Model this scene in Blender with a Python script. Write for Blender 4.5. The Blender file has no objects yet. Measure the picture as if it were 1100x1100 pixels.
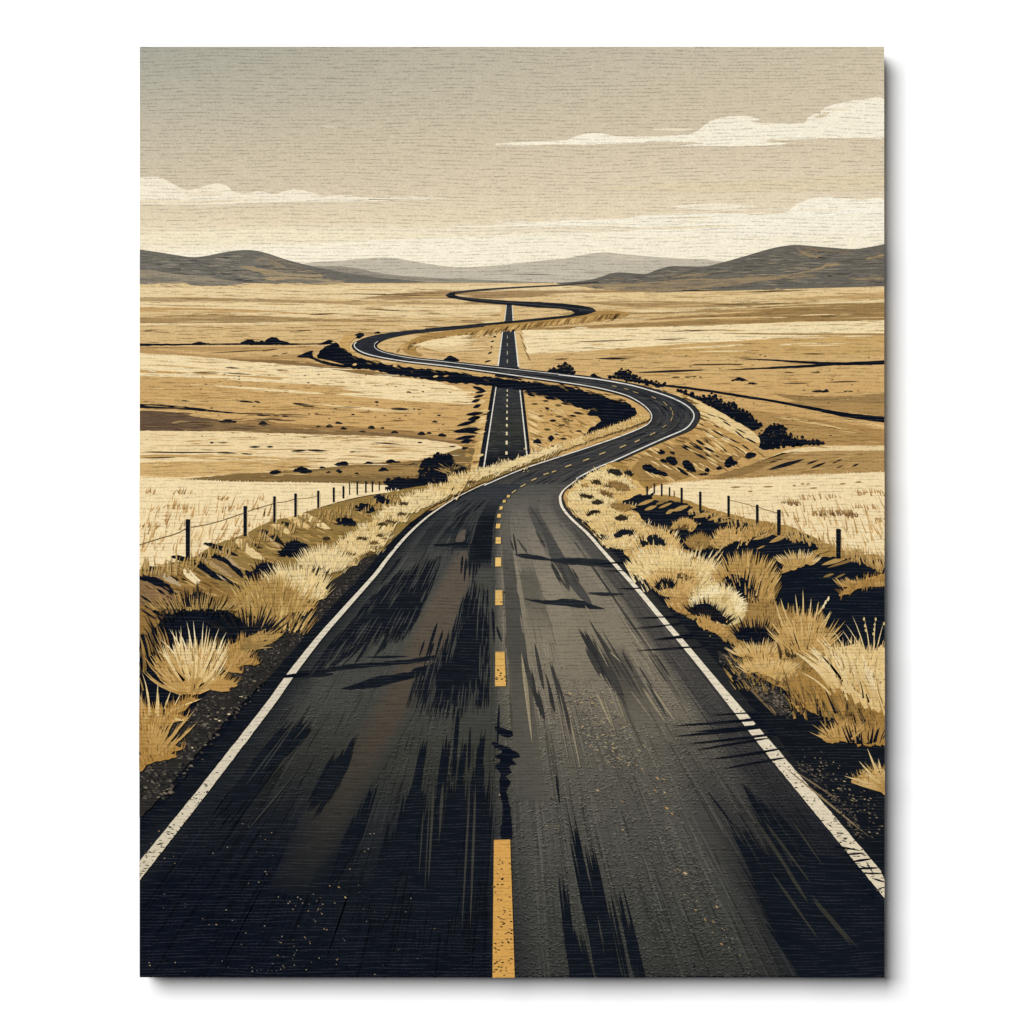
import bpy, math, random
from bisect import bisect_right

random.seed(7)
sc = bpy.context.scene
COL = sc.collection

# ------------------------------------------------------------------ camera, light, exposure
# Real size: the stretched canvas is 0.80 m wide and 1.00 m high, its lower edge 1.00 m up the wall.
BASE_Z = 1.0
cam_d = bpy.data.cameras.new('camera')
cam = bpy.data.objects.new('camera', cam_d)
COL.objects.link(cam)
DIST = 3.0
cam.location = (0.0, -DIST, BASE_Z + 0.5)
cam.rotation_euler = (math.radians(90), 0, 0)
cam_d.sensor_width = 36.0
cam_d.lens = 36.0 * (DIST - 0.0015) / 1.1
cam_d.clip_start = 0.05
cam_d.clip_end = 200.0
sc.camera = cam

world = bpy.data.worlds.new('World')
sc.world = world
world.use_nodes = True
bg = world.node_tree.nodes['Background']
bg.inputs[0].default_value = (1.0, 1.0, 1.0, 1.0)
bg.inputs[1].default_value = 0.13

LD = 32.0                                  # studio softbox, upper left, in front of the wall
key_d = bpy.data.lights.new('softbox', 'AREA')
key_d.shape = 'SQUARE'
key_d.size = LD * 0.68
key_d.energy = 23600.0
key = bpy.data.objects.new('softbox', key_d)
COL.objects.link(key)
key.location = (-0.50 * LD, -LD, BASE_Z + 0.5 + 0.50 * LD)
key.rotation_euler = (math.radians(90), 0, 0)      # faces the wall squarely

sc.view_settings.view_transform = 'Standard'
sc.view_settings.look = 'None'
sc.view_settings.exposure = 0.0
sc.view_settings.gamma = 1.0
sc.view_settings.use_curve_mapping = False
sc.cycles.max_bounces = 4
INK = 0.83                                 # ink pigment scale

# ------------------------------------------------------------------ materials
def new_mat(name):
    m = bpy.data.materials.new(name)
    m.use_nodes = True
    return m, m.node_tree.nodes, m.node_tree.links, m.node_tree.nodes['Principled BSDF']


def make_print_material():
    """Ink on coarse canvas: flat pigment (colour attribute), uneven horizontal threads."""
    m, N, L, P = new_mat('printed_canvas')

    def math_n(op, a, b=None, c=None, clamp=False):
        n = N.new('ShaderNodeMath')
        n.operation = op
        n.use_clamp = clamp
        for i, v in enumerate((a, b, c)):
            if v is None:
                continue
            if isinstance(v, (int, float)):
                n.inputs[i].default_value = v
            else:
                L.new(v, n.inputs[i])
        return n.outputs[0]

    tc = N.new('ShaderNodeTexCoord')

    def noise(sx, sz, detail=1.0, off=0.0):
        mp = N.new('ShaderNodeMapping')
        mp.inputs['Scale'].default_value = (sx * 1000, 0.0, sz * 1000)
        mp.inputs['Location'].default_value = (off, off * 0.7, off * 1.3)
        L.new(tc.outputs['Object'], mp.inputs['Vector'])
        n = N.new('ShaderNodeTexNoise')
        n.inputs['Scale'].default_value = 1.0
        n.inputs['Detail'].default_value = detail
        L.new(mp.outputs[0], n.inputs['Vector'])
        return n.outputs['Fac']

    def mapr(v, a, b, c, d):
        n = N.new('ShaderNodeMapRange')
        n.interpolation_type = 'SMOOTHSTEP'
        for i, q in enumerate((a, b, c, d)):
            n.inputs[1 + i].default_value = q
        L.new(v, n.inputs[0])
        return n.outputs[0]

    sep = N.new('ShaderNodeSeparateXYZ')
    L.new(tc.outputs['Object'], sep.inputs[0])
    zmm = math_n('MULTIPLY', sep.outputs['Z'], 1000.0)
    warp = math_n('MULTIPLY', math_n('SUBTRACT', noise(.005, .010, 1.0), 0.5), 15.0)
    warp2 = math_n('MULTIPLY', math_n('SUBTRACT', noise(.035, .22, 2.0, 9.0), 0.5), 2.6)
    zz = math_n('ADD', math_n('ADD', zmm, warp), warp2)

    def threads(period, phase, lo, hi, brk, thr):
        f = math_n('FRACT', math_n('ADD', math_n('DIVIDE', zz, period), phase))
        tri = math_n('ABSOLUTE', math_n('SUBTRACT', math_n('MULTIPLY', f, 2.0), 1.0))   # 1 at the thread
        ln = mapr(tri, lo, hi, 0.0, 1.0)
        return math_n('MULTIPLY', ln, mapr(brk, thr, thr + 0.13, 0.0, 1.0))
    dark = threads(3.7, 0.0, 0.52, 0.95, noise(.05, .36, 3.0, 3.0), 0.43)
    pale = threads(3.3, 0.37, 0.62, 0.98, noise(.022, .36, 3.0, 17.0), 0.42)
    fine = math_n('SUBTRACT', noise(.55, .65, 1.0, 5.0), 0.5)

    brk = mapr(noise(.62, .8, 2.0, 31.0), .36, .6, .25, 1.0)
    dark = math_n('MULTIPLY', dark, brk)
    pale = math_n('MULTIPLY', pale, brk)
    at = N.new('ShaderNodeAttribute')
    at.attribute_name = 'ink'
    gain = math_n('ADD', math_n('SUBTRACT', 1.0, math_n('MULTIPLY', dark, 0.40)), math_n('MULTIPLY', fine, 0.42))  # shade of thread valleys and fine emboss, multiplied into the colour
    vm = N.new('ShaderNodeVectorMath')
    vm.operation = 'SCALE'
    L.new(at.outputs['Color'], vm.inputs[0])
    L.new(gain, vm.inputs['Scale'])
    # emboss light on the thread tops, added into the base colour
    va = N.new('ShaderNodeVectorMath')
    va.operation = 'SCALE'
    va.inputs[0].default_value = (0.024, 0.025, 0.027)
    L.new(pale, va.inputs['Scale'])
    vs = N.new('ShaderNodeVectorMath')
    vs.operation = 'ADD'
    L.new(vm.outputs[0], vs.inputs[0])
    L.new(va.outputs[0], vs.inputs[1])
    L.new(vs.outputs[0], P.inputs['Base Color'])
    P.inputs['Roughness'].default_value = 0.7
    P.inputs['Specular IOR Level'].default_value = 0.02
    h = math_n('ADD', math_n('SUBTRACT', pale, dark), math_n('MULTIPLY', fine, 0.8))
    b = N.new('ShaderNodeBump')
    b.inputs['Strength'].default_value = 0.4
    b.inputs['Distance'].default_value = 0.0004
    L.new(h, b.inputs['Height'])
    L.new(b.outputs[0], P.inputs['Normal'])
    return m


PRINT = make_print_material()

WALLM, _n, _l, _p = new_mat('white_wall_paint')
_p.inputs['Base Color'].default_value = (0.90, 0.90, 0.90, 1)
_p.inputs['Roughness'].default_value = 0.9
_p.inputs['Specular IOR Level'].default_value = 0.1

# ------------------------------------------------------------------ helpers: drawing on the sheet
# Sheet coordinates are millimetres, x to the right and y down; the picture covers 150..950 by 50..1050.
X0, X1, Y0, Y1 = 150.0, 950.0, 50.0, 1050.0


def lin(c):
    return c / 12.92 if c <= 0.04045 else ((c + 0.055) / 1.055) ** 2.4


_cc = {}


def C(h):
    if isinstance(h, tuple):
        return h
    if h not in _cc:
        _cc[h] = tuple(lin(int(h[i:i + 2], 16) / 255.0) * INK for i in (0, 2, 4))
    return _cc[h]


def mix(a, b, t):
    a, b = C(a), C(b)
    return tuple(p + (q - p) * t for p, q in zip(a, b))


def sc_(a, k):
    return tuple(v * k for v in C(a))


def spl(pts, n=6, closed=False):
    """Catmull-Rom through the points."""
    out = []
    m = len(pts)
    rng = range(m) if closed else range(m - 1)
    for i in rng:
        if closed:
            p0, p1, p2, p3 = pts[i - 1], pts[i], pts[(i + 1) % m], pts[(i + 2) % m]
        else:
            p0, p1, p2, p3 = pts[max(i - 1, 0)], pts[i], pts[i + 1], pts[min(i + 2, m - 1)]
        for k in range(n):
            t = k / n
            out.append(tuple(0.5 * (2 * b + (c - a) * t + (2 * a - 5 * b + 4 * c - d) * t * t + (3 * b - a - 3 * c + d) * t ** 3)
                             for a, b, c, d in zip(p0, p1, p2, p3)))
    if not closed:
        out.append(tuple(pts[-1]))
    return out


def resample(pts, step, closed=False):
    if closed:
        pts = list(pts) + [pts[0]]
    out = [pts[0]]
    left = step
    for a, b in zip(pts, pts[1:]):
        d = math.hypot(b[0] - a[0], b[1] - a[1])
        if d < 1e-9:
            continue
        s = left
        while s < d:
            out.append((a[0] + (b[0] - a[0]) * s / d, a[1] + (b[1] - a[1]) * s / d))
            s += step
        left = s - d
    if not closed:
        out.append(pts[-1])
    return out


def jag(pts, amp, step, closed=True, up=0.0):
    """Uneven hand-cut edge: resampled outline with each vertex pushed about."""
    r = resample(pts, step, closed)
    return [(x + random.uniform(-amp, amp), y + random.uniform(-amp, amp) - (up * random.random() if i % 2 else 0)) for i, (x, y) in enumerate(r)]


def clip(poly):
    for ax, lim, sg in ((0, X0, 1), (0, X1, -1), (1, Y0, 1), (1, Y1, -1)):
        out = []
        n = len(poly)
        for i in range(n):
            a, b = poly[i - 1], poly[i]
            da, db = (a[ax] - lim) * sg, (b[ax] - lim) * sg
            if (da < 0) != (db < 0):
                t = da / (da - db)
                out.append(tuple(p + (q - p) * t for p, q in zip(a, b)))
            if db >= 0:
                out.append(b)
        poly = out
        if len(poly) < 3:
            return []
    return poly


EMPTY = bpy.data.objects.new('canvas_print', None)
COL.objects.link(EMPTY)
EMPTY.location = (0, 0, BASE_Z)
EMPTY.empty_display_size = 0.1
EMPTY['label'] = 'frameless canvas print of a winding two-lane road through golden prairie, hung on a white wall'
EMPTY['category'] = 'canvas print'

STEP = 1.0e-6
LAYER = 0.7e-4
_count = {}


class Pen:
    """Collects ink shapes of one part; build() links them as ONE mesh object."""

    def __init__(self, name, layer, parent=None, cycle=44, label=None):
        self.name, self.layer, self.parent, self.cycle, self.label = name, layer, parent or EMPTY, cycle, label
        self.v, self.f, self.c = [], [], []
        self.k, self.floor = 0, 0
        if name in ('verge', 'road_bank', 'bank_shadow', 'tyre_marking'):
            self.start = 0
        else:                               # small parts on one layer each get heights of their own
            self.start = _count.get(layer, 0)

    def step(self):
        """What is drawn from here on lies above everything drawn so far."""
        if self.k:
            self.floor += min(self.k, self.cycle)
            self.k = 0

    def z(self):
        i = self.start + self.floor + self.k % self.cycle
        self.k += 1
        _count[self.layer] = max(_count.get(self.layer, 0), i + 1)
        return self.layer * LAYER + i * STEP

    def raw(self, poly, z):
        poly = clip(poly)
        if len(poly) < 3:
            return
        ar = sum(a[0] * b[1] - b[0] * a[1] for a, b in zip(poly, poly[1:] + poly[:1]))
        if abs(ar) < 0.02:
            return
        if ar > 0:                       # y runs down: keep the face towards the viewer
            poly = poly[::-1]
        i0 = len(self.v)
        for p in poly:
            self.v.append(((p[0] - 550) / 1000, -z, (1050 - p[1]) / 1000))
            r_, g_, b_ = p[2:5]
            if self.name != 'centre_dash':          # the inks are a little greyer than pure ochre
                m_ = .3 * r_ + .55 * g_ + .15 * b_
                r_, g_, b_ = (q + (m_ - q) * .07 for q in (r_, g_, b_))
            self.c.append((r_, g_, b_))
        self.f.append(tuple(range(i0, i0 + len(poly))))

    def poly(self, pts, col, smooth=0, stroke=False):
        c = C(col)
        if smooth:
            pts = spl(pts, smooth, True)
        if not stroke:
            xs, ys = [p[0] for p in pts], [p[1] for p in pts]
            if (max(xs) - min(xs)) * (max(ys) - min(ys)) > 120:
                self.step()
        self.raw([(p[0], p[1]) + c for p in pts], self.z())

    def rough(self, pts, col, amp=1.0, step=4.0, up=0.0, smooth=4):
        self.poly(jag(spl(pts, smooth, True), amp, step, True, up), col)

        if self.name == 'grass_tuft':
            self.hair(pts, col)

    def hair(self, pts, col, dens=.16, ln=(5, 13)):
        """Fine blades in neighbouring tones all over a grass body, fanning from its foot."""
        o = spl(pts, 3, True)
        xs, ys = [q[0] for q in o], [q[1] for q in o]
        x0, x1, y0, y1 = min(xs), max(xs), min(ys), max(ys)
        if (x1 - x0) * (y1 - y0) < 60:
            return
        bx, by = (x0 + x1) / 2, y1 + (y1 - y0) * .6 + 4
        k = min(1.0, (x1 - x0) / 40)
        for i in range(int((x1 - x0) * (y1 - y0) * dens)):
            x, y = random.uniform(x0, x1), random.uniform(y0, y1)
            hit = False
            for a, b in zip(o, o[1:] + o[:1]):
                if (a[1] > y) != (b[1] > y) and x < (b[0] - a[0]) * (y - a[1]) / (b[1] - a[1]) + a[0]:
                    hit = not hit
            if not hit:
                continue
            d = math.hypot(x - bx, y - by) or 1.0
            l_ = random.uniform(*ln) * (.35 + .65 * k)
            low = (y - y0) / (y1 - y0 + 1e-6)               # darker tones are commoner near the foot
            f = random.uniform(.45, 1.0) if random.random() < .25 + .5 * low else random.uniform(1.0, 1.28)
            self.blade(x, y, x + (x - bx) / d * l_ + random.uniform(-.8, .8), y + (y - by) / d * l_, random.uniform(.5, 1.1) * (.6 + .6 * k), random.uniform(-.1, .1), sc_(col, f * .9), sc_(col, f * 1.08), 3)

    def band(self, col, top, bot, n=5, wob=0.0):
        t, b = spl(top, n), spl(bot, n)
        if wob:
            t = jag(t, wob, 5, False)
            b = jag(b, wob, 5, False)

        def fingers(p, q, sg):                 # brushed-out end where a band stops inside the picture
            hgt = q[1] - p[1]
            if not (X0 < p[0] < X1) or hgt < 0.7:
                return []
            m = max(2, min(6, int(hgt / 1.6)))
            out = []
            for i in range(m):
                out.append((p[0] + sg * random.uniform(5, 11 + 1.3 * hgt), p[1] + hgt * (i + .35) / m))
                if i < m - 1:
                    out.append((p[0] - sg * random.uniform(0, 10), p[1] + hgt * (i + .9) / m))
            return out
        self.poly(fingers(t[0], b[0], -1)[::-1] + t + fingers(t[-1], b[-1], 1) + b[::-1], col)

    def grid(self, rows):
        """rows of (x, y, colour): smooth blend between neighbours."""
        self.step()
        z = self.z()
        for ra, rb in zip(rows, rows[1:]):
            for i in range(len(ra) - 1):
                q = [ra[i], ra[i + 1], rb[i + 1], rb[i]]
                self.raw([(p[0], p[1]) + C(p[2]) for p in q], z)

    def streak(self, x0, y0, x1, y1, w, col, bend=0.0, peak=0.5, n=6):
        dx, dy = x1 - x0, y1 - y0
        d = math.hypot(dx, dy) or 1.0
        nx, ny = -dy / d, dx / d
        L_, R_ = [], []
        for i in range(n + 1):
            t = i / n
            e = (t / peak if t < peak else (1 - t) / (1 - peak))
            ww = 0.5 * w * math.sqrt(max(e, 0.0)) if 0 < i < n else 0.0
            o = bend * 4 * t * (1 - t)
            cx, cy = x0 + dx * t + nx * o, y0 + dy * t + ny * o
            L_.append((cx + nx * ww, cy + ny * ww))
            if 0 < i < n:
                R_.append((cx - nx * ww, cy - ny * ww))
        self.poly(L_ + R_[::-1], col, 0, True)

    def blade(self, bx, by, tx, ty, w, bend, c0, c1=None, n=4):
        c0 = C(c0)
        c1 = C(c1) if c1 else c0
        dx, dy = tx - bx, ty - by
        d = math.hypot(dx, dy) or 1.0
        nx, ny = -dy / d, dx / d
        L_, R_ = [], []
        for i in range(n + 1):
            t = i / n
            ww = 0.5 * w * (1 - t) ** 0.7
            o = bend * d * 2 * t * (1 - t)
            cx, cy = bx + dx * t + nx * o, by + dy * t + ny * o
            cc = tuple(a + (b - a) * t for a, b in zip(c0, c1))
            L_.append((cx + nx * ww, cy + ny * ww) + cc)
            if i < n:
                R_.append((cx - nx * ww, cy - ny * ww) + cc)
        self.raw(L_ + R_[::-1], self.z())

    def line(self, pts, w, col, n=6, w1=None, smooth=True):
        """Stroke of width w (to w1) along a path."""
        p = spl(pts, n) if smooth else pts
        w1 = w if w1 is None else w1
        L_, R_ = [], []
        for i, q in enumerate(p):
            a, b = p[max(i - 1, 0)], p[min(i + 1, len(p) - 1)]
            dx, dy = b[0] - a[0], b[1] - a[1]
            d = math.hypot(dx, dy) or 1.0
            ww = 0.5 * (w + (w1 - w) * i / (len(p) - 1))
            L_.append((q[0] - dy / d * ww, q[1] + dx / d * ww))
            R_.append((q[0] + dy / d * ww, q[1] - dx / d * ww))
        self.poly(L_ + R_[::-1], col)

    def build(self):
        if not self.f:
            return None
        me = bpy.data.meshes.new(self.name)
        me.from_pydata(self.v, [], self.f)
        at = me.attributes.new('ink', 'FLOAT_COLOR', 'POINT')
        flat = []
        for c in self.c:
            flat.extend((c[0], c[1], c[2], 1.0))
        at.data.foreach_set('color', flat)
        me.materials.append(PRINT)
        me.update()
        o = bpy.data.objects.new(self.name, me)
        COL.objects.link(o)
        o.parent = self.parent
        if self.label:
            o['label'] = self.label
        return o


U = random.uniform
NAVY = '090f1b'

# ------------------------------------------------------------------ the wall and the stretched canvas
DEPTH = 0.038
me = bpy.data.meshes.new('white_wall')
me.from_pydata([(-6, DEPTH, -1), (6, DEPTH, -1), (6, DEPTH, 5), (-6, DEPTH, 5)], [], [(0, 1, 2, 3)])
me.materials.append(WALLM)
wall = bpy.data.objects.new('white_wall', me)
COL.objects.link(wall)
wall['kind'] = 'structure'


def wrapped_canvas():
    """Gallery wrap: rounded box whose turned edges carry the picture's border colours on."""
    r = 0.0022
    prof = [(0.0, DEPTH - 0.0005), (0.0, r)] + [(r - r * math.cos(a), r - r * math.sin(a)) for a in (0.4, 0.8, 1.2)] + [(r, 0.0)]
    outline = []
    hw, hh = 0.4, 1.0
    cr = 0.0016
    side = [1.0 - i / 40 for i in range(41)]

    def edge_col(x, z):
        y = 1050 - z * 1000
        if y < 262:
            return mix('9e9b8a', 'f6e8c8', (y - 50) / 212)
        if y < 310:
            return C('6a655c')
        if y < 600:
            return C('cfa866' if int(y / 22) % 2 else 'e6c78c')
        if y < 760:
            return C('6f5428' if int(y / 9) % 3 else '10151e')
        return C('10151e')
    for z in side[::-1]:
        outline.append((hw, min(max(z, cr), 1 - cr)))
    for i in range(1, 24):
        outline.append((hw - cr - (0.8 - 2 * cr) * (i - 1) / 22, 1.0))
    for z in side:
        outline.append((-hw, min(max(z, cr), 1 - cr)))
    for i in range(1, 24):
        outline.append((-hw + cr + (0.8 - 2 * cr) * (i - 1) / 22, 0.0))
    v, f, c = [], [], []
    n = len(outline)
    for inset, y in prof:
        for x, z in outline:
            sx = x * (1 - inset / hw)
            sz = 0.5 + (z - 0.5) * (1 - inset / 0.5)
            v.append((sx, y, sz))
            c.append(edge_col(x, z))
    for k in range(len(prof) - 1):
        for i in range(n):
            j = (i + 1) % n
            f.append((k * n + i, k * n + j, (k + 1) * n + j, (k + 1) * n + i))
    f.append(tuple(range((len(prof) - 1) * n, len(prof) * n)))
    f.append(tuple(range(n))[::-1])
    me = bpy.data.meshes.new('stretched_canvas')
    me.from_pydata(v, [], f)
    at = me.attributes.new('ink', 'FLOAT_COLOR', 'POINT')
    fl = []
    for q in c:
        fl.extend((q[0], q[1], q[2], 1.0))
    at.data.foreach_set('color', fl)
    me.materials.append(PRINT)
    o = bpy.data.objects.new('stretched_canvas', me)
    COL.objects.link(o)
    o.parent = EMPTY


wrapped_canvas()

# ------------------------------------------------------------------ sky
cols = [150, 350, 550, 750, 950]
ctl = {
    50: ['a9a694', 'b5ae97', 'c0b69c', 'cabda1', 'd1c2a4'],
    100: ['b9b29b', 'c0b69c', 'c9bda0', 'd1c2a3', 'd7c7a7'],
    150: ['c9bca0', 'cec0a1', 'd5c5a5', 'd9c8a7', 'dccaa8'],
    200: ['d6c6a7', 'dbcaa9', 'e0ceac', 'e4d2b0', 'e6d3b1'],
    238: ['e9d7b2', 'ead7b2', 'ecd9b5', 'eedbb7', 'f0deba'],
    262: ['f7e8c8', 'fbf0d4', 'fdf3d9', 'fef6de', 'fef8e2'],
    314: ['fcf0d2', 'fdf3d8', 'fef6de', 'fef7e0', 'fef8e2']}
ys = sorted(ctl)


def pal(a, b, t, y):
    c = mix(a, b, t)
    k = max(0.0, min(1.0, (275 - y) / 60))
    return (c[0], c[1] * (1 + .01 * k), c[2] * (1 + .055 * k))


rows = []
for y in range(50, 315, 4):
    k = min(bisect_right(ys, y), len(ys) - 1)
    ya, yb = ys[k - 1], ys[k]
    t = (y - ya) / (yb - ya)
    row = []
    for x in range(150, 951, 20):
        j = min((x - 150) // 200, 3)
        s = (x - 150 - 200 * j) / 200
        row.append((x, y, pal(mix(ctl[ya][j], ctl[ya][j + 1], s), mix(ctl[yb][j], ctl[yb][j + 1], s), t, y)))
    rows.append(row)
sky = Pen('printed_sky', 1)
sky.grid(rows)
SKY = sky.build()
b = Pen('haze_band', 2, SKY)
b.band('e4d2ae', [(640, 203), (700, 197.5), (780, 195), (860, 190), (951, 186)], [(640, 204), (760, 206), (951, 205)])
b.band('f6e8c6', [(149, 250), (300, 246), (470, 250), (640, 250), (700, 247), (951, 245)], [(149, 262), (951, 262)])
b.band('fcf1d6', [(149, 275), (230, 268), (330, 262), (445, 256), (560, 252), (700, 248), (951, 246)], [(149, 300), (951, 300)])
b.build()


def cloud(pts, col, label, extra=()):
    p = Pen('cloud', 3, SKY, label=label)
    p.poly(jag(spl(pts, 4, True), 0.35, 3), col)
    for q, c in extra:
        p.poly(jag(spl(q, 4, True), 0.25, 3), c)
    p.build()


cloud([(525, 155), (560, 152.5), (605, 150.5), (618, 146.5), (632, 143), (646, 143), (668, 146.5), (700, 146.5), (735, 144.5), (748, 141), (757, 134), (767, 128.5),
       (782, 125), (797, 124.3), (809, 125.6), (817, 129.2), (806, 129.6), (815, 132), (840, 132.2), (862, 132), (868, 126.5), (874, 122.5), (881, 122), (884, 117),
       (892, 113.5), (906, 109.6), (925, 107.3), (951, 107), (951, 146), (930, 147.6), (880, 148.6), (852, 150), (822, 150.5), (846, 154), (820, 156.5), (790, 157),
       (758, 156.6), (727, 156), (757, 154), (735, 152.4), (700, 152.6), (640, 155), (600, 155), (560, 156)], 'fbf1d8',
      'long cream cloud at the upper right with two humps',
      [([(700, 139.2), (720, 137.6), (747, 138.6), (730, 140.4)], 'f0e2c2'), ([(874, 127), (882, 122), (892, 120), (884, 126)], 'e6d6b4'),
       ([(884, 118.5), (903, 116), (915, 118), (900, 119)], 'eee0c2'), ([(820, 152), (850, 150.2), (835, 153)], 'd9c7a3')])
cloud([(149, 193), (158, 190), (168, 190), (180, 194), (190, 200), (200, 204), (208, 203), (216, 201.5), (224, 198), (236, 197), (246, 201), (252, 206), (268, 207),
       (278, 205), (288, 207), (296, 208.5), (308, 204.4), (318, 203.5), (333, 206), (343, 209.8), (358, 210), (375, 209.5), (392, 212), (430, 212.8), (482, 214),
       (440, 215), (400, 216), (370, 216.5), (300, 216.8), (250, 219.2), (200, 219.6), (160, 219), (149, 216)], 'f7ead0',
      'low row of small cream clouds at the left edge',
      [([(149, 214), (210, 215), (290, 213.5), (230, 218), (149, 218)], 'efdfbf'), ([(196, 209), (220, 205), (240, 207), (225, 210)], 'f0e1c2')])
cloud([(482, 244), (520, 241.2), (563, 239), (610, 236.6), (672, 234.3), (690, 231.2), (725, 229.3), (760, 228.6), (800, 229.2), (840, 228.4), (853, 221.5), (862, 216.5),
       (872, 213), (890, 211.4), (908, 213), (925, 214.6), (951, 215), (951, 252), (700, 252), (680, 244), (560, 243.6)], 'fcf3db',
      'wide pale cream cloud bank above the right hills',
      [([(722, 221.6), (745, 219.2), (765, 218.2), (790, 219.4), (816, 222.4), (790, 223.4), (812, 226), (770, 226), (742, 224.4)], 'f7eace'),
       ([(660, 246.5), (720, 243), (800, 242), (730, 246.2)], 'f1e2c0'), ([(840, 232), (880, 226), (951, 224), (890, 231)], 'fef8e4')])
cs_ = Pen('cloud', 3, SKY, label='soft cream streaks round the low clouds')
for i in range(120):
    x = U(480, 900)
    y = 244 - (x - 480) * .04 + random.gauss(0, 3.2) if i % 3 else U(244, 256)
    cs_.streak(x, y, x + U(14, 60), y - U(-.4, 1.2), U(.4, 1.1), random.choice(('f6e9cb', 'fbf1d8', 'eddcba')))
cs_.build()
cloud([(342, 135.6), (354, 134.8), (365, 137), (358, 138.2), (350, 136.8)], 'dacfb3', 'tiny wisp of cloud at the upper left')
cloud([(395, 214), (440, 211.4), (485, 214.3), (440, 214.9)], 'f3e5c8', 'thin streak of cloud left of the middle')

# ------------------------------------------------------------------ hills
h = Pen('hill', 4, label='pale grey far hills on the horizon')
h.band('c5bba6', [(325, 283.4), (337, 281.3), (365, 280), (390, 277.6), (415, 276.5), (435, 279), (458, 283), (480, 286), (503, 287), (520, 286), (560, 282.5), (585, 279.5),
                  (605, 278), (625, 274), (642, 271.6), (652, 271), (672, 273), (700, 275.5), (730, 277.5), (760, 279), (785, 281.5)], [(325, 308), (785, 308)])
for i in range(46):
    x = U(400, 740)
    y = U(289, 303)
    h.streak(x, y, x + U(20, 60), y + U(-.6, .6), U(.6, 1.4), U(0, 1) > .5 and 'b3a994' or 'd0c5ae')
h.poly([(642, 272), (655, 272.6), (690, 276), (700, 283), (660, 277)], 'cfc4ac')
h.build()
h = Pen('hill', 5, label='low brown grey ridge in front of the pale hills')
h.band('968d7c', [(300, 282), (320, 282.6), (338, 286), (355, 286), (375, 287), (391, 289.4), (405, 293), (430, 296), (460, 298), (500, 300), (555, 302), (610, 304.5)],
       [(300, 306), (400, 306), (520, 307), (610, 307)])
h.band('a89a80', [(330, 296), (380, 298), (430, 301), (520, 303)], [(330, 307), (430, 307), (520, 307)])
for i in range(26):
    x = U(330, 500)
    y = 290 + (x - 330) * .07 + U(0, 7)
    h.streak(x, y, x + U(12, 40), y + U(.5, 2.4), U(.6, 1.5), random.choice(('847c6d', 'a5987f', '8c8474')))
h.build()


def edge_y(top, x):
    for a, b in zip(top, top[1:]):
        if a[0] <= x <= b[0]:
            return a[1] + (b[1] - a[1]) * (x - a[0]) / (b[0] - a[0])
    return 400.0


def hill(top, bot, base, tan, label, marks, n, box):
    p = Pen('hill', 6, label=label)
    p.band(base, top, bot)
    for i in range(n):
        x, y = U(box[0], box[1]), U(box[2], box[3])
        tx = [q for q in top if q[0] <= x]
        if not tx or y < max(edge_y(top, x), edge_y(top, x + 17), edge_y(top, x + 34)) + 3:
            continue
        p.streak(x, y, x + U(10, 34), y + U(-.6, 1.8) * box[4], U(.6, 1.5), random.choice(('858074', '5b5851', '777268')))
    for i in range(n * 5):
        x = U(box[0], box[1])
        y = U(box[2], 306)
        l_ = U(6, 24)
        if y < max(edge_y(top, x), edge_y(top, x + l_ / 2), edge_y(top, x + l_)) + 2.5:
            continue
        p.streak(x, y, x + l_, y + U(-.3, 1.2) * box[4], U(.3, .8), random.choice(('8d8577', '4f4c46', '9c8f78', '5b5851')))
    for m_, c in marks:
        p.poly(jag(spl(m_, 4, True), .5, 4), mix(c, base, .25))
        mx, my = [q[0] for q in m_], [q[1] for q in m_]
        for i in range(int((max(mx) - min(mx)) / 3)):
            x, y = U(min(mx), max(mx)), U(min(my), max(my))
            if y < max(edge_y(top, max(x - 6, top[0][0])), edge_y(top, x), edge_y(top, min(x + 12, top[-1][0]))) + 2:
                continue
            p.streak(x - 6, y - .5 * box[4], x + U(3, 12), y + .5 * box[4], U(.4, .9), random.choice((base, c, mix(c, base, .5))))
    p.build()


hill([(149, 268), (165, 270), (190, 274), (205, 276), (220, 275), (240, 271), (258, 268.6), (272, 268.8), (287, 272), (305, 278), (322, 282.6), (345, 288), (375, 293.5), (410, 298.5), (452, 302)],
     [(149, 308.5), (230, 308.5), (320, 308), (400, 305), (452, 303)], '6f6b61', 'a8906c', 'dark grey rounded hill at the left',
     [([(149, 290.5), (180, 293), (215, 297), (238, 299.5), (258, 303), (290, 306), (330, 306), (330, 309), (149, 309)], 'a3947a'),
      ([(149, 300), (175, 298), (196, 300), (180, 303), (149, 305)], '8d8371'), ([(200, 303), (240, 302), (262, 305), (215, 307)], '928673'),
      ([(274, 278), (285, 276.5), (297, 281), (309, 288), (312, 290), (298, 287), (288, 283)], '96846a'),
      ([(280, 272), (300, 278), (318, 284), (330, 288), (312, 285), (294, 279)], '8b7c66'),
      ([(256, 286.5), (270, 286), (290, 290.5), (312, 293.5), (345, 295), (345, 298), (318, 297), (292, 295.5), (272, 291)], 'b09872'),
      ([(282, 298), (310, 297), (345, 300), (372, 303), (345, 306), (312, 303)], 'b59d76'),
      ([(300, 300.5), (330, 300), (350, 303), (322, 304)], '8d816d')], 90, (150, 300, 272, 305, 1))
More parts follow.
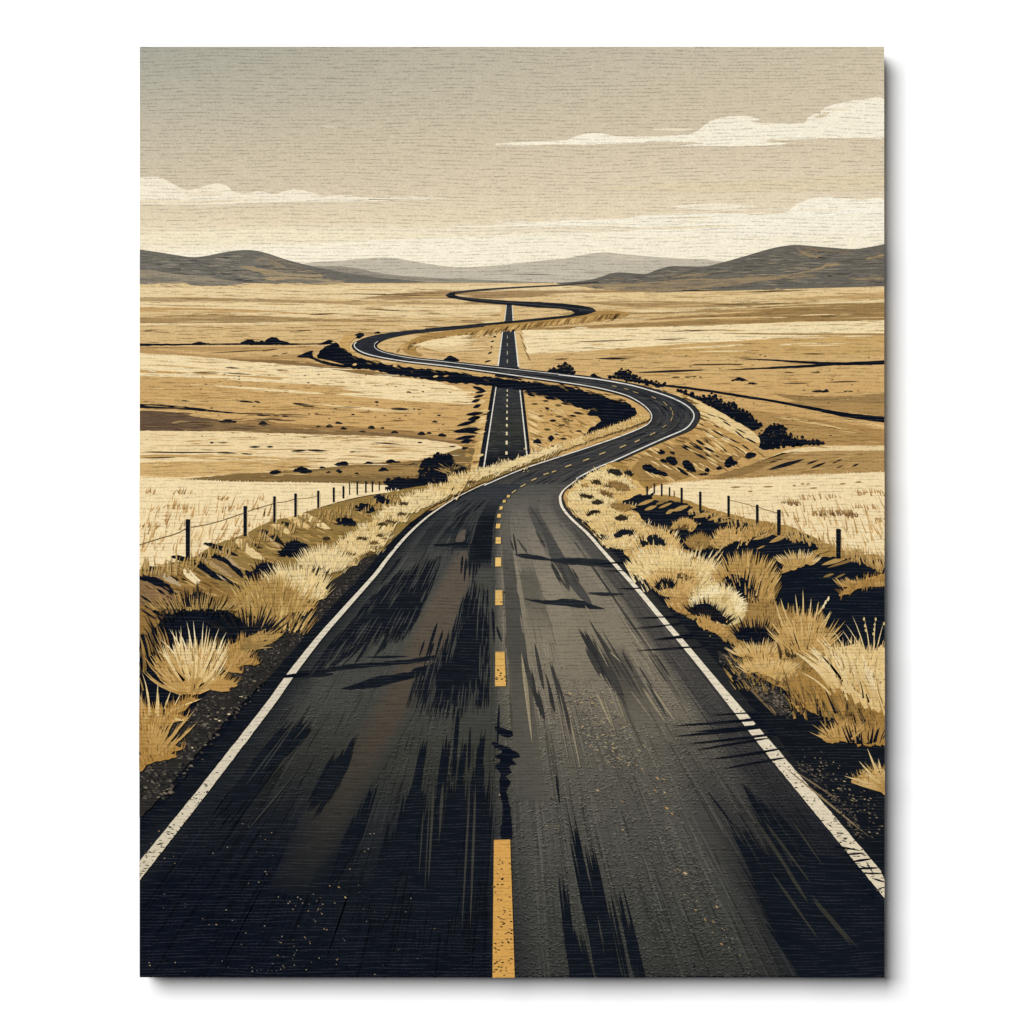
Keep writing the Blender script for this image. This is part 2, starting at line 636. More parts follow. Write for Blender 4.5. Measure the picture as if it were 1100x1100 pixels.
hill([(598, 304.2), (630, 301), (645, 297.5), (655, 294), (665, 292.5), (680, 293.5), (694, 294), (705, 290), (720, 286), (735, 286), (757, 286), (775, 282), (797, 276),
      (812, 271.5), (830, 266.5), (843, 264), (855, 263), (870, 264), (895, 266), (915, 267.5), (930, 266), (951, 262)],
     [(598, 304.8), (640, 309), (700, 313.6), (800, 311.5), (951, 307.5)], '6c665b', 'b0966b', 'dark grey brown hill at the right edge',
     [([(606, 305.6), (640, 305), (690, 303.5), (740, 299.4), (770, 299.5), (810, 297.5), (840, 295.5), (866, 291), (882, 286), (888, 282.5), (906, 284.2), (893, 286.4),
        (876, 291), (850, 296), (838, 299.5), (815, 302), (790, 306), (770, 308), (720, 312.6), (670, 312.4), (640, 309.6), (615, 306.6)], 'a58d67'),
      ([(675, 309), (720, 305.5), (790, 301), (760, 306), (720, 310)], '968166'),
      ([(714, 298.5), (740, 295), (768, 292.5), (745, 296.4)], 'a38c69'), ([(858, 268), (872, 273), (880, 276.8), (868, 276), (860, 271.5)], 'a08862'),
      ([(862, 265.6), (890, 268), (916, 272.5), (895, 270.6), (870, 268)], '8d7758'), ([(930, 277.5), (951, 272.6), (951, 275), (935, 278.5)], 'a98e64'),
      ([(838, 299), (860, 296), (880, 294.8), (862, 298.4)], '9c8560'), ([(912, 299), (930, 297.2), (951, 298.4), (951, 300.4), (925, 300.8)], 'a68e67'),
      ([(636, 308.6), (660, 308.2), (690, 307), (660, 310.6)], 'b59c72')], 110, (640, 940, 266, 305, -1))

# ------------------------------------------------------------------ prairie
fld = Pen('prairie', 7, label='golden prairie fields in wide flat bands')
fld.grid([[(150, 304, 'e2c48d'), (550, 304, 'e3c48c'), (950, 304, 'e2c38a')], [(150, 345, 'dcbb80'), (550, 345, 'ddba7e'), (950, 345, 'dab678')],
          [(150, 420, 'd3aa68'), (550, 420, 'd3a966'), (950, 420, 'd2a865')], [(150, 520, 'cda25e'), (550, 520, 'c79c58'), (950, 520, 'c79c58')],
          [(150, 640, 'a68045'), (550, 640, '9c783e'), (950, 640, '8a6835')], [(150, 900, '3a3020'), (550, 900, '2a251c'), (950, 900, '33281a')],
          [(150, 1050, '11161f'), (550, 1050, '11161f'), (950, 1050, '11161f')]])
FLD = fld.build()
bd = Pen('field_band', 8, FLD)
B = bd.band
# left and far
B('ebd09c', [(149, 308.5), (300, 309), (420, 306), (620, 307)], [(149, 319), (330, 321), (480, 322), (620, 316)], wob=.3)
B('b6996a', [(149, 319.6), (220, 319.8), (300, 321.5), (370, 323.5), (520, 326)], [(149, 323.4), (230, 323.2), (300, 325), (400, 326.4), (520, 327)], wob=.3)
B('a8875a', [(390, 320), (430, 315), (485, 312.2), (600, 312), (700, 311)], [(390, 321), (470, 321), (540, 320), (600, 317.6), (700, 315)])
B('eed39e', [(149, 324), (300, 325.4), (430, 328), (540, 328)], [(149, 330), (260, 332), (350, 337), (540, 336)], wob=.3)
B('c89f62', [(149, 330), (240, 331.5), (330, 336), (420, 338.5)], [(149, 334.5), (200, 335), (330, 338.5), (420, 339)], wob=.3)
B('a98a59', [(149, 341), (200, 338), (260, 338.6), (340, 342), (420, 344), (520, 344)], [(149, 347), (240, 347), (340, 345.4), (420, 346), (520, 347)], wob=.4)
B('efd3a0', [(149, 347.4), (230, 347.2), (330, 346.4)], [(149, 349.4), (230, 349), (330, 348)])
B('ecd09a', [(250, 335), (330, 337), (400, 334), (520, 333)], [(250, 337), (330, 341), (400, 341.4), (520, 341)], wob=.3)
B('bb945a', [(149, 372), (240, 372.4), (330, 372.5)], [(149, 379), (200, 382), (260, 387.5), (340, 394)])
B('d5ae70', [(170, 375), (240, 377), (320, 374)], [(170, 376), (250, 383), (330, 380)])
B('8d6d3e', [(215, 385), (260, 386), (320, 388), (385, 397), (440, 404)], [(215, 385.4), (260, 388), (340, 394.5), (390, 402), (440, 406)])
B('f5dba6', [(149, 379.4), (200, 382), (260, 387.7), (340, 394.4), (390, 402), (440, 406), (478, 412), (500, 420)],
  [(149, 404), (240, 407), (330, 420), (420, 429), (500, 434)], wob=.4)
B('c99e5b', [(149, 397), (185, 399), (230, 402), (300, 405)], [(149, 400), (200, 402), (250, 404), (300, 408)])
B('cfa664', [(149, 404.5), (200, 406), (250, 409), (300, 411), (345, 414), (380, 420)], [(149, 434), (250, 430), (330, 424), (380, 422)])
B('f3d8a0', [(205, 412.5), (250, 414.6), (300, 418), (345, 421.5)], [(205, 413), (250, 416.6), (300, 421), (345, 423.4)])
B('edd199', [(345, 434), (400, 438), (440, 440)], [(345, 435), (400, 441), (440, 442)])
B(NAVY, [(149, 433.6), (180, 435), (210, 438), (240, 442), (290, 446)], [(149, 438.6), (180, 439), (210, 441), (240, 443.4), (290, 446.6)], wob=.3)
B('d9b06c', [(149, 439), (190, 441.5), (230, 445)], [(149, 441), (180, 444), (230, 448)])
B('67503a', [(149, 441), (185, 442.5), (212, 448), (235, 451), (260, 456), (330, 461)], [(149, 462.6), (230, 463.4), (330, 466)], wob=.5)
B('876a41', [(225, 452), (280, 456), (340, 460), (420, 464), (490, 473)], [(225, 464), (330, 467), (420, 469), (490, 477)], wob=.4)
B('a67f48', [(260, 452), (330, 456), (420, 461), (490, 471)], [(260, 456), (330, 461), (420, 465), (490, 475)], wob=.4)
B('f2d69f', [(149, 462.6), (250, 463.5), (330, 466.4), (400, 468.4), (450, 471.4), (488, 477), (498, 481)],
  [(149, 513), (205, 514), (250, 510), (340, 505), (390, 498), (450, 493), (498, 484)], wob=.4)
B('cda45f', [(149, 489), (200, 488.6), (300, 491)], [(149, 492), (210, 491), (300, 493)], wob=.4)
B('d7b06d', [(149, 497), (230, 495), (330, 494)], [(149, 511), (210, 512), (330, 503)], wob=.5)
B('85693b', [(205, 514), (250, 509.5), (290, 507), (340, 503.6), (370, 500), (400, 497), (440, 496), (470, 490), (497, 481), (520, 484)],
  [(205, 515), (250, 517.4), (340, 518.5), (420, 521.4), (470, 522), (520, 506)], wob=.4)
B('a38148', [(330, 507), (400, 501), (460, 500)], [(330, 511), (400, 510), (460, 512)], wob=.6)
# right
B('e6c78d', [(600, 315.4), (700, 313), (800, 309), (951, 307)], [(600, 324), (700, 324), (800, 321), (951, 316)], wob=.3)
B('b3925e', [(630, 324.4), (690, 323), (740, 323.6), (800, 327), (840, 329)], [(630, 326), (690, 330), (760, 330), (840, 330.4)], wob=.3)
B('a5844f', [(780, 327), (840, 325.6), (890, 325.4)], [(780, 328.5), (840, 327.6), (890, 326.4)])
B('c9a468', [(840, 321), (900, 317.5), (951, 313.6)], [(840, 322.6), (900, 321.6), (951, 321)], wob=.3)
B('ead09a', [(680, 333), (760, 330.6), (951, 322)], [(680, 336), (760, 335), (951, 325)], wob=.2)
B('9d7c48', [(760, 334), (815, 329.5), (870, 327), (951, 325)], [(760, 349), (850, 345.6), (951, 343.6)], wob=.3)
B('a88650', [(676, 336), (720, 335), (770, 332.5), (800, 331.4)], [(676, 337), (720, 337), (770, 336), (800, 336)], wob=.3)
B('ddb97a', [(690, 338), (750, 336.5), (810, 334)], [(690, 341), (750, 339.6), (810, 335.2)])
B('a27e4a', [(690, 343), (740, 339), (800, 336)], [(690, 344), (740, 342.6), (800, 340)], wob=.3)
B('ddb97a', [(700, 344), (760, 341), (818, 340)], [(700, 346), (760, 344), (818, 341.4)])
B('a4824d', [(560, 352.5), (600, 351), (680, 347), (740, 344), (800, 341.6)], [(560, 354), (600, 353.6), (680, 351), (740, 350), (800, 348)], wob=.3)
B('f6deab', [(560, 354.6), (600, 354.4), (700, 351.4), (800, 348), (880, 345.6), (951, 344)], [(560, 380), (600, 378.6), (690, 375), (740, 370), (800, 366), (870, 361), (951, 358.6)], wob=.3)
B('a78651', [(780, 357.6), (840, 358), (951, 358)], [(780, 358.4), (840, 359.6), (951, 360)])
B('cfa764', [(640, 376.5), (690, 372.4), (760, 368), (850, 363), (951, 360)], [(640, 377.6), (690, 382), (951, 382)], wob=.3)
B('f0d59e', [(720, 374), (760, 371.4), (800, 369.5), (790, 371)], [(720, 374.6), (760, 373.6), (800, 371)])
B('eed29a', [(750, 377.5), (780, 376.4), (800, 376)], [(750, 378), (780, 378), (800, 377)])
B('efd39c', [(850, 368.6), (880, 368), (905, 368.4)], [(850, 369.6), (880, 369.6), (905, 369.2)])
B('9d7c48', [(833, 423), (870, 425.5), (910, 425.5), (951, 422)], [(833, 424), (870, 434), (910, 441), (951, 448)], wob=.4)
B('b18b50', [(850, 431), (900, 432), (951, 434)], [(850, 433), (900, 441), (951, 447)], wob=.4)
B('b28a4c', [(800, 440), (850, 446), (951, 462)], [(800, 470), (860, 476), (951, 479)], wob=.5)
B('e0bb78', [(838, 448), (870, 452), (905, 460)], [(838, 449), (870, 455), (905, 461)])
B('e3be7c', [(905, 449), (951, 457)], [(905, 451), (951, 460)])
B('ecd097', [(826, 492), (845, 484), (870, 480), (900, 479), (951, 478.6)], [(826, 494), (850, 488), (870, 485), (900, 484), (951, 484)], wob=.3)
B('b48e52', [(780, 512), (820, 497), (850, 488.6), (900, 484.4), (951, 484.4)], [(780, 516), (860, 513), (951, 510)], wob=.4)
B('96753f', [(770, 510), (800, 501), (830, 491), (850, 485)], [(770, 515), (800, 510), (825, 500), (850, 488)], wob=.5)
bd.build()

# thin horizontal brush marks over the fields
fs = Pen('field_stroke', 9, FLD)


def scatter(n, x0, x1, y0, y1, ln, w, cols_, slope=0.0):
    for i in range(n):
        x, y = U(x0, x1), U(y0, y1)
        l_ = U(*ln)
        fs.streak(x, y, x + l_, y + slope * l_ + U(-.5, .5), U(*w), random.choice(cols_), U(-.4, .4), U(.25, .75))


scatter(80, 150, 540, 310, 350, (15, 70), (.5, 1.3), ('c9a367', 'f0d6a2', 'b18f5a', 'd9b678'), .012)
scatter(16, 150, 330, 351, 368, (10, 40), (.5, 1.0), ('b88f50', 'e8c98e', '8a6a3a'), .0)
scatter(60, 330, 520, 335, 362, (15, 55), (.5, 1.3), ('b88f50', 'e8c98e', 'a07d46', 'ecd09a'), .008)
scatter(80, 560, 930, 311, 345, (15, 70), (.5, 1.2), ('c19a5d', 'efd5a1', 'a8864f', 'dcb97c'), -.02)
scatter(34, 570, 930, 350, 372, (12, 55), (.5, 1.1), ('d6b172', 'c59d5d', 'fbe9bd'), -.015)
scatter(90, 570, 930, 378, 424, (6, 34), (.5, 1.1), ('b88d4b', '9a7439', 'e0bc7b', 'dfb973'), .0)
scatter(50, 820, 935, 440, 480, (8, 30), (.5, 1.2), ('94713a', 'd5ae68', 'a27c40'), .12)
scatter(40, 820, 935, 487, 510, (8, 30), (.5, 1.1), ('96743c', 'cda561', 'a68046'), -.1)
scatter(60, 150, 470, 384, 404, (8, 40), (.5, 1.1), ('dcb776', 'fbe9bf', 'c79e5c'), .06)
scatter(120, 150, 490, 410, 440, (6, 34), (.5, 1.1), ('b98e4c', 'e2bf7f', 'a67d41', 'd9b16b'), .05)
scatter(60, 240, 500, 436, 464, (6, 26), (.5, 1.1), ('9c743b', 'd9b16c', '7d5c30'), .03)
scatter(40, 150, 300, 443, 462, (8, 40), (.5, 1.4), ('4e3b2a', '7d6240', '5a4632'), .03)
scatter(110, 150, 470, 467, 500, (8, 44), (.5, 1.2), ('d3ab68', 'fae6b8', 'c0975a', 'b58c50'), .0)
scatter(40, 150, 300, 495, 512, (8, 34), (.5, 1.2), ('b88f51', 'e6c486', 'c79d5c'), .0)
scatter(70, 280, 520, 500, 520, (6, 28), (.5, 1.2), ('6e552e', '9d7c45', 'a98649'), .0)
scatter(60, 440, 540, 360, 388, (6, 26), (.5, 1.1), ('c39b5b', 'e9cb90', 'b58b4b'), .05)
for (n_, x0_, x1_, y0_, y1_, sl_) in ((230, 150, 540, 309, 372, .01), (230, 560, 940, 308, 380, -.015), (260, 150, 500, 378, 512, .02), (260, 580, 940, 376, 512, .0)):
    scatter(n_, x0_, x1_, y0_, y1_, (5, 26), (.3, .65), ('8f6f3c', 'd3b273', '7a5d32', 'a8844c'), sl_)
for i in range(150):                           # tiny scrub
    x, y = (U(200, 500), U(400, 470)) if i % 2 else (U(640, 940), U(378, 470))
    fs.streak(x - U(.8, 2.2), y, x + U(.8, 2.2), y + U(-.3, .3), U(.6, 1.3), random.choice(('3a2f20', '6d5330', '8a6b3c')))
# distinct dark marks (x0, y0, x1, y1, width)
for a in [(640, 385, 678, 385.4, 2.2), (680, 400.4, 763, 397, 2.6), (730, 392, 798, 391, 1.8), (595, 386, 612, 385.4, 1.6), (720, 356, 780, 354, 1.6), (618, 367, 680, 365.4, 1.3),
          (700, 365, 740, 363.6, 1.2), (860, 380, 888, 380.2, 1.6), (788, 392, 798, 391, 1.5), (840, 412, 870, 411.6, 1.4), (888, 410.5, 924, 409.4, 1.5), (772, 391.4, 800, 391.2, 1.4),
          (735, 405, 742, 405, 1.8), (721, 405.4, 731, 405, 1.8), (744, 404.6, 748, 404.4, 1.8), (751, 405, 754, 405, 1.6), (842, 400, 854, 400.4, 1.3), (870, 400, 882, 400.2, 1.6),
          (790, 314, 870, 311.8, 1.6), (765, 327, 820, 326, 1.3), (880, 340, 905, 338.4, 1.4), (810, 326.6, 850, 325.4, 1.1), (310, 356, 336, 354.4, 1.4), (220, 379.5, 290, 375.6, 1.2),
          (280, 377, 300, 374.6, 1.5), (241, 394.5, 258, 395.6, 1.7), (296, 397.4, 310, 398, 1.7), (205, 400, 235, 401, 1.5), (241, 400.5, 272, 402.4, 1.4), (290, 382.5, 300, 382, 1.4),
          (302, 380, 310, 379, 1.2), (360, 315, 480, 318, 1.2), (330, 338, 360, 337.2, 1.3), (390, 331.5, 440, 334.4, 1.2), (150, 356, 170, 354, 1.0), (700, 446, 712, 447, 1.4)]:
    fs.streak(*a[:4], a[4], '574326' if a[4] < 1.9 else '211d1b', 0, .5)
for a in [(824, 505, 865, 493, 4.6), (826, 497, 842, 492.5, 2), (866, 499, 880, 493.6, 2.4), (870, 503.6, 888, 496.5, 2.8), (894, 498, 905, 493, 2.2), (898, 503, 906, 500, 1.4), (914, 501.6, 923, 498, 2.2)]:
    fs.streak(*a[:4], a[4], '15181d')
for a in [(255, 430.6, 273, 432.2, 2.6), (273, 431, 280, 432.6, 2.2), (313, 433, 338, 436.4, 3.0), (194, 430, 204, 431, 1.3), (418, 439, 440, 439.6, 3.2), (225, 475.4, 230, 475.4, 2.4),
          (234, 475.4, 245, 475.4, 1.7), (230, 486, 256, 486.8, 2.0), (258, 487, 272, 488, 1.6), (267, 480.2, 280, 480, 2.2), (286, 480, 294, 479.8, 2.2), (312, 484.6, 330, 483.6, 2.4),
          (328, 483.4, 352, 484.4, 2.4), (150, 486, 240, 486, 1.5), (150, 492, 190, 491.4, 1.4), (400, 475.4, 430, 477.2, 1.5), (448, 475.4, 454, 475.2, 1.8), (482, 479.4, 490, 480, 1.6),
          (375, 485.4, 382, 485.2, 1.4), (275, 446, 287, 446.6, 1.4), (292, 445.6, 300, 446.4, 1.8), (303, 446.8, 310, 447.4, 1.4), (402, 431.5, 407, 432, 2.0), (436, 421, 442, 421.6, 2.2)]:
    fs.streak(*a[:4], a[4], '2a241c')
for x, y, w, hh in [(354, 457.6, 9, 3.6), (364, 454.2, 9, 2.6), (342, 458, 6, 2), (369, 460, 8, 2.6), (399, 459, 9, 3.8), (411, 459.4, 5, 2.2), (424, 464, 9, 3), (453, 465.6, 9, 3.8), (461, 465, 6, 2.4),
                    (475, 467.2, 10, 4), (467, 453, 7, 2.2), (471.5, 446.2, 5, 1.8), (405, 432, 5, 2), (445, 439, 3, 1.6), (340, 444.6, 5, 2), (332, 444.6, 4, 1.4), (379, 445, 5, 1.6), (389, 463.4, 9, 1.6),
                    (245, 452.4, 20, 3.4), (282.6, 455, 11, 4.4)]:
    fs.rough([(x - w / 2, y + hh * .3), (x - w * .2, y - hh * .5), (x + w * .2, y - hh * .45), (x + w / 2, y + hh * .35), (x, y + hh * .5)], '1b1b1e', .35, 2)
fs.build()

# wheat fringe and stalks (fine upright strokes)
wh = Pen('wheat', 42, label='pale wheat with ragged upright stalks')
wh.band('f6dda9', [(149, 513), (205, 515), (250, 517.5), (340, 518.6), (400, 520.5), (440, 523)], [(149, 616), (205, 600), (300, 560), (380, 535), (440, 527)])
wh.band('f6dda9', [(690, 530), (700, 524), (722, 519), (760, 516), (800, 514), (845, 511), (900, 509), (951, 507)], [(690, 533), (760, 548), (860, 580), (951, 640)])
wh.step()


def fringe(pen, path, hgt, gap, w, cols_, lean=0.0, jit=1.0, root=None):
    for x, y in resample(path, gap):
        l_ = U(.5, 1.0) * hgt
        a = lean + U(-.35, .35)
        pen.blade(x + U(-jit, jit), y + U(0, jit), x + a * l_, y - l_, w * U(.7, 1.3), U(-.15, .15), root or random.choice(cols_), random.choice(cols_))


fringe(wh, [(150, 515), (205, 517), (250, 519.4), (340, 520.5), (400, 522.6), (440, 525)], 4, 1.7, 1.8, ('f8e2b2', 'f3d7a0'), .1)
fringe(wh, [(692, 531), (722, 520), (760, 517.4), (800, 515.4), (845, 512.4), (900, 510.4), (950, 508.4)], 3.2, 1.8, 1.8, ('f8e2b2', 'f3d7a0'), -.1)


def stalks(n, x0, x1, y0, y1, ln, w, cols_, lean, ylim=None):
    for i in range(n):
        x, y = U(x0, x1), U(y0, y1)
        if ylim and y > ylim(x):
            continue
        l_ = U(*ln)
        wh.blade(x, y, x + lean * l_ + U(-.25, .25) * l_, y - l_, U(*w), U(-.1, .1), random.choice(cols_), random.choice(cols_))


lv = lambda x: 606 - max(0, x - 205) * .42
stalks(60, 150, 420, 526, 545, (3, 7), (.8, 1.4), ('dcb575', 'fdeec6', 'e8c98d'), .2, lv)
stalks(260, 150, 330, 545, 604, (8, 20), (1.0, 2.6), ('c79c5a', 'fbe8ba', 'dcb574', 'f3d59b', 'b1874a'), .25, lv)
for cx, cy, ww, n in [(190, 545, 30, 16), (162, 529, 12, 8), (198, 529, 24, 12), (238, 536, 14, 12), (245, 546, 14, 8), (283, 536, 10, 5), (160, 566, 22, 22), (165, 548, 14, 8), (286, 566, 40, 14)]:
    for i in range(n):
        x = cx + U(-ww / 2, ww / 2)
        l_ = U(3, 8) * (1 - abs(x - cx) / ww)
        wh.blade(x, cy + U(-1, 2.5), x + U(-1, 4), cy - l_, U(1.0, 2.0), .05, random.choice(('a87c40', '80602f', 'c39654')), 'c99f5f')
rv = lambda x: 546 + max(0, x - 690) * .31 if x < 880 else 596 + (x - 880) * .5
stalks(50, 760, 945, 520, 546, (2, 5), (.8, 1.3), ('dcb575', 'e8c98d', 'fdeec6'), -.1, rv)
stalks(260, 790, 955, 548, 620, (8, 22), (1.0, 2.4), ('c79c5a', 'fbe8ba', 'dcb574', 'f3d59b', 'b1874a'), -.35, rv)
for cx, cy, ww, n, dk in [(849, 541, 22, 26, 1), (895, 552, 44, 60, 1), (915, 554, 14, 22, 1), (880, 535, 50, 16, 0), (935, 530, 32, 22, 0), (945, 560, 16, 10, 0), (930, 545, 26, 14, 0)]:
    for i in range(n):
        x = cx + U(-ww / 2, ww / 2)
        l_ = U(3, 8) * (1.1 - abs(x - cx) / ww)
        wh.blade(x, cy + U(-1, 3), x - U(0, 4), cy - l_, U(1.0, 2.0), -.05, random.choice(('4e3a20', '6d5129', '8b6a38') if dk else ('b88d4e', 'a87c40')), 'b98f52')
for x, y, w in [(853, 521.6, 4), (862, 520, 5), (868, 520, 4), (874, 524.5, 9), (806, 528, 6), (922, 518, 7), (790, 523.6, 12), (825, 523, 12), (905, 520, 8)]:
    wh.streak(x - w / 2, y, x + w / 2, y - .4, 1.8, '9d7541')
wh.build()

# dark roads and hedge lines far out in the fields
hl = Pen('hedge_line', 11)
hl.band(NAVY, [(149, 368.8), (200, 369.2), (240, 369), (262, 368.4), (300, 368.6), (340, 368.8), (352, 366)], [(149, 371.6), (200, 370.8), (240, 370.4), (280, 370.6), (340, 370.2), (352, 370)], wob=.3)
hl.rough([(205, 369.6), (213, 367), (220, 368), (228, 369.6)], NAVY, .3, 2)
hl.rough([(258, 370), (264, 366), (270, 364.4), (276, 367), (282, 366), (288, 370)], NAVY, .6, 2)
hl.rough([(285, 370), (287, 364), (292, 361.8), (298, 363.4), (303, 366), (310, 367.4), (312, 370)], NAVY, .6, 2)
hl.build()
hl = Pen('hedge_line', 11)
hl.band(NAVY, [(800, 385), (830, 386), (870, 388), (905, 389), (951, 387)], [(800, 385.8), (830, 387.6), (860, 390), (900, 392.4), (951, 391.4)], wob=.2)
hl.band(NAVY, [(788, 396.6), (830, 394), (862, 392), (895, 390.4)], [(788, 397.4), (830, 396.2), (862, 395), (895, 392.6)], wob=.2)
hl.build()
hl = Pen('hedge_line', 11)
hl.band(NAVY, [(712, 413), (740, 415.6), (770, 420), (800, 424.6), (830, 429.4), (880, 438.2), (910, 443.4), (951, 447.6)],
        [(712, 415), (740, 418.2), (770, 422.4), (800, 427.4), (830, 432), (880, 442), (910, 448.4), (951, 454)], wob=.2)
hl.build()

# ------------------------------------------------------------------ shrubs
def shrub(pts, col=NAVY, layer=12, amp=.9, step=2.2, spikes=0, label=None, parent=None):
    p = Pen('shrub', layer, parent, label=label)
    p.poly(jag(spl(pts, 4, True), amp, step), col)
    if max(q[0] for q in pts) - min(q[0] for q in pts) > 22 and not spikes:
        for x, y in resample(spl(pts, 4, True), 2.6, True):
            r = U(1.0, 2.6)
            x, y = x + U(-1.5, 1.5), y + U(-2.2, .6)
            p.poly(jag([(x - r, y + r * .4), (x - r * .3, y - r * .9), (x + r * .8, y - r * .5), (x + r, y + r * .5), (x, y + r * .8)], .3, 2), col)
        cx_, cy_ = sum(q[0] for q in pts) / len(pts), sum(q[1] for q in pts) / len(pts)
        for i in range(len(pts) * 2):              # a few dry brown twigs
            q = random.choice(pts)
            t = U(.2, .95)
            x, y = cx_ + (q[0] - cx_) * t, cy_ + (q[1] - cy_) * t
            p.streak(x, y, x + U(-3, 3), y - U(1, 3), U(.5, .9), random.choice(('4d3e26', '6b552f', '332a1d')))
    if spikes:
        cx = sum(q[0] for q in pts) / len(pts)
        cy = max(q[1] for q in pts)
        r = (max(q[0] for q in pts) - min(q[0] for q in pts)) / 2
        hh = cy - min(q[1] for q in pts)
        for i in range(spikes):
            a = math.pi * (i + U(.1, .9)) / spikes
            ex, ey = math.cos(a), math.sin(a)
            p.blade(cx + ex * r * .55, cy - ey * hh * .55 - 1, cx + ex * r * U(1.0, 1.25), cy - ey * hh * U(1.0, 1.3), 2.6, 0, col)
    return p.build()


for pts in [[(477, 387), (480, 384), (484, 382), (489, 384), (494, 388)], [(590, 398.5), (594, 396), (600, 396), (604, 393), (609, 392.6), (613, 396), (618, 401), (606, 401)],
            [(378, 362.6), (382, 359), (388, 357.6), (391, 360), (386, 363)], [(402, 357.6), (405, 356), (409, 357), (404, 358.4)],
            [(365, 367), (368, 364), (374, 362.8), (375, 365), (368, 368.4)], [(346, 369), (352, 365), (358, 366), (352, 370)],
            [(655, 405), (662, 402.5), (668, 398), (674, 399), (680, 404), (690, 408), (700, 410.6), (714, 413), (712, 415.6), (690, 411.4), (668, 408)],
            [(634, 403), (638, 401), (642, 403.6), (646, 405.6), (636, 405)],
            [(785, 408.8), (790, 406.5), (795, 405), (801, 407), (803, 408.8)], [(803, 412.6), (808, 410.6), (814, 412.8)],
            [(872, 420.6), (878, 419), (885, 419.6), (888, 418), (891, 420.6), (882, 421.4)], [(905, 420.4), (911, 419.4), (918, 420.6)],
            [(359, 499), (366, 496), (372, 495.4), (374, 499), (366, 500.6)], [(320, 506), (325, 502), (330, 503), (336, 507), (326, 508.6)], [(342, 503), (346, 501), (350, 503)],
            [(360, 506), (364, 503.6), (368, 506.6), (364, 508)], [(389, 498), (396, 496), (402, 497.4), (396, 498.4)], [(437, 499.6), (444, 497.6), (449, 499)],
            [(406, 505.6), (412, 502), (418, 505.6)], [(289, 508), (295, 504.6), (303, 507), (296, 509.4)], [(315, 506), (321, 502), (326, 501.4), (333, 507)],
            [(414, 497), (420, 493), (424, 495), (431, 496.6)], [(380, 508.4), (384, 507.6), (386, 509.4)], [(350, 507.6), (353, 506), (356, 507.6)]]:
    shrub(pts, amp=.5, step=1.8)
# the dark bush by the bend and its long shadow
b1 = shrub([(413, 519), (420, 515), (430, 514), (441, 515.4), (450, 514), (452, 507), (458, 506), (459, 500), (464, 494), (472, 489), (480, 489.6), (485, 494), (487, 499), (494, 503),
            (500, 506), (496, 512), (486, 517), (470, 521), (455, 524), (440, 526), (424, 524)], layer=43.4, step=2.4, amp=1.6, label='big dark bush left of the bend')
p = Pen('twig', 43.8, b1)
for i in range(70):                            # leafy outline
    a = U(-1.5, 1.5)
    r = U(12, 19)
    x, y = 470 + math.sin(a) * r * 1.05, 508 - math.cos(a) * r
    p.rough([(x - 2.6, y + 1), (x, y - 2), (x + 2.6, y), (x, y + 2)], NAVY, .6, 2)
for i in range(46):
    x = U(414, 470)
    p.blade(x, 522 + (470 - x) * .02, x + U(-3, 3), 522 + U(3, 8), 2.4, 0, NAVY)
for i in range(26):
    a = U(-1.2, .9)
    p.streak(486 + U(-4, 3), 508 + U(-6, 4), 486 + math.sin(a) * U(10, 22), 508 - math.cos(a) * U(6, 18), 1.1, random.choice(('6d5730', 'a8864c', '40351f')))
p.build()
# hedge behind the right embankment
shrub([(728, 420), (740, 422), (752, 427), (762, 426), (768, 424), (773, 430), (778, 433), (784, 435), (789, 434), (793, 439), (800, 443), (806, 446), (812, 452), (818, 458),
       (806, 462), (794, 454), (775, 443), (752, 431)], step=3, amp=1.1, label='long dark hedge behind the right bank')
shrub([(811, 470), (818, 466), (822, 462), (829, 458), (836, 456.6), (842, 460), (845, 466), (852, 470), (860, 471.5), (870, 474), (884, 477), (860, 478), (840, 480), (822, 483), (813, 479)],
      step=3, amp=1.2, label='large dark bush at the foot of the right bank')

# ------------------------------------------------------------------ the straight road
st = Pen('straight_road', 13, label='straight dark road running to the horizon under the bends')
vg = Pen('verge', 12.5, label='gold verges of the straight road')
vg.rough([(541, 328), (554, 328), (560, 352), (566, 384), (571, 396), (524, 394), (531, 370), (537, 345)], 'dcb878', .5, 4)
vg.rough([(514, 416), (566, 418), (600, 430), (640, 440), (636, 470), (600, 486), (560, 492), (510, 512), (505, 508), (512, 470)], 'd0a660', .6, 4)
for i in range(150):
    x = U(566, 640)
    y = U(425, 486)
    if y > 430 + (x - 566) * .15 and y < 488 - (x - 566) * .35:
        vg.streak(x, y, x + U(4, 14), y + U(1, 6), U(.8, 2.4), random.choice(('b78d4a', 'e3c07e', '94713a', 'dcb672')))
for x, y in [(596, 441), (601, 447), (608, 450.4), (616, 446), (622, 463), (604, 457), (588, 438), (610, 458), (594, 452), (581, 447), (575, 434), (588, 461), (598, 466), (605, 471), (590, 473), (613, 452),
             (586, 430.6), (600, 435), (620, 443)]:
    vg.streak(x - U(3, 5), y, x + U(3, 5), y + U(-.6, 1.4), U(1.8, 3), random.choice((NAVY, '5b4826', NAVY)))
for i in range(16):
    y = 440 + i * 3
    vg.streak(566 + i * .2, y, 578 + U(0, 8), y + U(5, 9), U(1.6, 3.4), random.choice(('9d7a40', 'ecca8a', 'b48b4a')))
